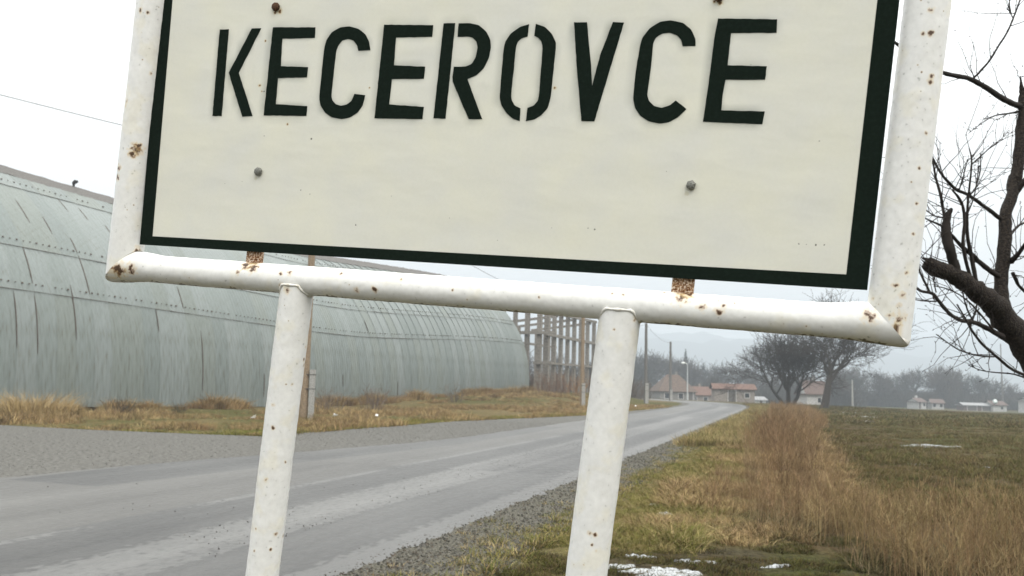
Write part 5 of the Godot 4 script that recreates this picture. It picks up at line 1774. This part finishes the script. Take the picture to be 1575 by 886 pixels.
	for k in bushes.size():
		var q: Array = bushes[k]
		var h: float = q[2]
		if k < 2:
			var g := thing("grass_clump", q[3], "grass clump", gp(q[0], q[1]), 0.7 * k)
			var gm := mat(q[4], 0.95)
			gm.vertex_color_use_as_albedo = true
			obj("blades", clumps[k], gm, g).scale = Vector3(h * 1.3, h, h * 1.3)
			continue
		var root := thing("bush", q[3], "bush", gp(q[0], q[1]), rng.randf() * TAU)
		var o := obj("stems", shapes[k % 2], mat(q[4], 0.95), root)
		o.scale = Vector3(h * 1.1, h, h * 1.1)
	# stones on the shoulder and grit on the road
	var stone := MB.new()
	var ring := PackedVector3Array([Vector3(0, -0.5, 0), Vector3(0, -0.3, 0), Vector3(0, 0.15, 0), Vector3(0, 0.4, 0)])
	stone.tube(ring, PackedFloat32Array([0.3, 0.52, 0.45, 0.18]), 6)
	var greys := [Color(0.10, 0.095, 0.08), Color(0.15, 0.145, 0.13), Color(0.065, 0.062, 0.052), Color(0.2, 0.19, 0.17), Color(0.12, 0.10, 0.08)]
	scatter("gravel", "loose gravel stones along the road edge", stone.mesh(), 14000, func() -> Vector3:
		var p: Vector3 = sl_at.call(6.3, 26.0, 2.62, 3.9, 1.9)
		return p, Vector2(0.007, 0.032), greys, -0.1, 0.012)
	scatter("grit", "dark grit scattered over the asphalt", stone.mesh(), 800, func() -> Vector3:
		var p: Vector3 = sl_at.call(6.5, 24.0, -3.5, 2.6, 1.6)
		if rng.randf() < 0.8:
			p = sl_at.call(6.5, 24.0, 0.45, 1.45, 1.6)
		if clump.get_noise_2d(p.x * 4.0, p.y * 2.0) < 0.0:
			p.z = 0.0
		return p, Vector2(0.004, 0.016), [Color(0.06, 0.056, 0.05), Color(0.10, 0.095, 0.085), Color(0.2, 0.19, 0.17)], 0.0, 0.03)
	scatter("yard_gravel", "coarse gravel lying over the yard by the barn", stone.mesh(), 9000, func() -> Vector3:
		var s := lerpf(-8.0, 20.0, rng.randf())
		var lat := -lerpf(road_left(s), minf(gravel_left(s), 18.0), rng.randf())
		var p: Vector2 = on_road(s, lat)
		return Vector3(p.x, p.y, 1.0), Vector2(0.008, 0.028), [Color(0.10, 0.096, 0.085), Color(0.15, 0.145, 0.13), Color(0.2, 0.19, 0.175)], 0.0, 0.014)

func barn_local(p: Vector2) -> Vector2: # (distance out from the barn wall, way along it)
	var q := p - Vector2(-20, 33)
	return Vector2(q.x * 0.905 - q.y * 0.4256, q.x * 0.4256 + q.y * 0.905)

# ------------------------------------------------------------------ snow and litter
func make_snow() -> void:
	rng.seed = 808
	var snow := grained(mat(lin(1, 1, 1), 0.5), ntex(501, 0.05, 4, [[0.3, lin(0.13, 0.13, 0.12)], [0.45, lin(0.34, 0.35, 0.35)], [0.75, lin(0.50, 0.52, 0.53)]]), 0.4, nbump(502, 0.06, 4, 6.0), 0.8)
	var edge := noise(503, 1.0, 4)
	var spots := [[1.36, 7.55, 0.36, 0.17, "largest patch of melting snow at the bottom edge right of the sign post"], [0.98, 7.75, 0.16, 0.07, "small snow patch between the right sign post and the large patch"], [1.25, 8.25, 0.16, 0.06, "thin snow remnant behind the large melting patch"], [1.75, 8.1, 0.2, 0.06, "broken strip of snow on the mossy track right of the large patch"], [2.5, 8.0, 0.12, 0.025, "long thin streak of snow farthest right on the mossy track"],
		[2.08, 11.85, 0.10, 0.05, "tiny snow scrap on the verge, farther of two"], [2.02, 11.05, 0.11, 0.05, "tiny snow scrap on the verge, nearer of two"], [2.75, 12.9, 0.14, 0.06, "faint snow scrap by the foot of the thicket"],
		[28.6, 70.0, 2.2, 0.7, "white strip of snow at the far side of the field near the orchard trees"], [24.5, 58.5, 1.3, 0.4, "flat snow patch in the field right of the orchard trees"], [13.6, 27.4, 0.85, 0.30, "melting snow patch in the middle of the field"], [12.4, 26.2, 0.5, 0.2, "small snow patch left of the middle field patch"], [9.6, 19.9, 0.45, 0.1, "broken snow streak in the near part of the field"], [10.6, 19.4, 0.5, 0.1, "snow streak beside the right edge in the near field"], [20.5, 49.0, 1.2, 0.4, "pale snow patch far out in the field"]]
	for q in spots:
		var mb := MB.new()
		var n := 40
		var rings := 6
		var at := gp(q[0], q[1])
		var ph := rng.randf() * 50.0
		var loc := func(r: int, k: int) -> Vector3:
			var t := TAU * (k % n) / n
			var f := float(r) / rings
			var e := 1.0 + 0.75 * edge.get_noise_2d(cos(t) * 1.6 + ph, sin(t) * 1.6) + 0.35 * edge.get_noise_2d(cos(t) * 6.0 + ph, sin(t) * 6.0)
			var x: float = cos(t) * q[2] * f * e
			var z: float = sin(t) * q[3] * f * e
			var y: float = gh(q[0] + x, q[1] - z) - at.y + (0.012 + 0.006 * q[2]) * (1.0 - f * f) + (0.004 if f < 0.95 else -0.03) + 0.03 * edge.get_noise_2d((q[0] + x) * 9.0, z * 9.0)
			return Vector3(x, y, z)
		for r in rings + 1:
			for k in n:
				mb.vert(loc.call(r, k), Vector3.UP)
		for r in rings:
			for k in n:
				var a := r * n + k
				var b := r * n + (k + 1) % n
				mb.face(a, b + n, a + n)
				mb.face(a, b, b + n)
		var o := obj("snow_patch", mb.mesh(), snow)
		o.position = at
		tag(o, q[4], "snow", "patches of melting snow")
	var white := mat(lin(0.75, 0.74, 0.72), 0.6)
	for q in [[-7.3, 36.0, "white scrap of litter in the grass below the barn, left of the pair"], [-5.75, 37.0, "white scrap of litter in the grass below the barn, right of the pair"], [-9.6, 32.2, "small white scrap of litter by the left sign post near the barn"], [10.2, 68.5, "white scrap of litter at the road edge right of the right sign post"]]:
		var mb := MB.new()
		var pts := []
		for k in 9:
			pts.append(Vector3(rng.randf_range(-0.13, 0.13), rng.randf_range(0.0, 0.16), rng.randf_range(-0.13, 0.13)))
		for k in 7:
			mb.tri(pts[k], pts[k + 1], pts[k + 2])
			mb.tri(pts[k], pts[k + 2], pts[k + 1] + Vector3(0, 0.01, 0))
		var o := obj("litter", mb.mesh(), white)
		o.position = gp(q[0], q[1], 0.04)
		tag(o, q[2], "litter", "scraps of litter")
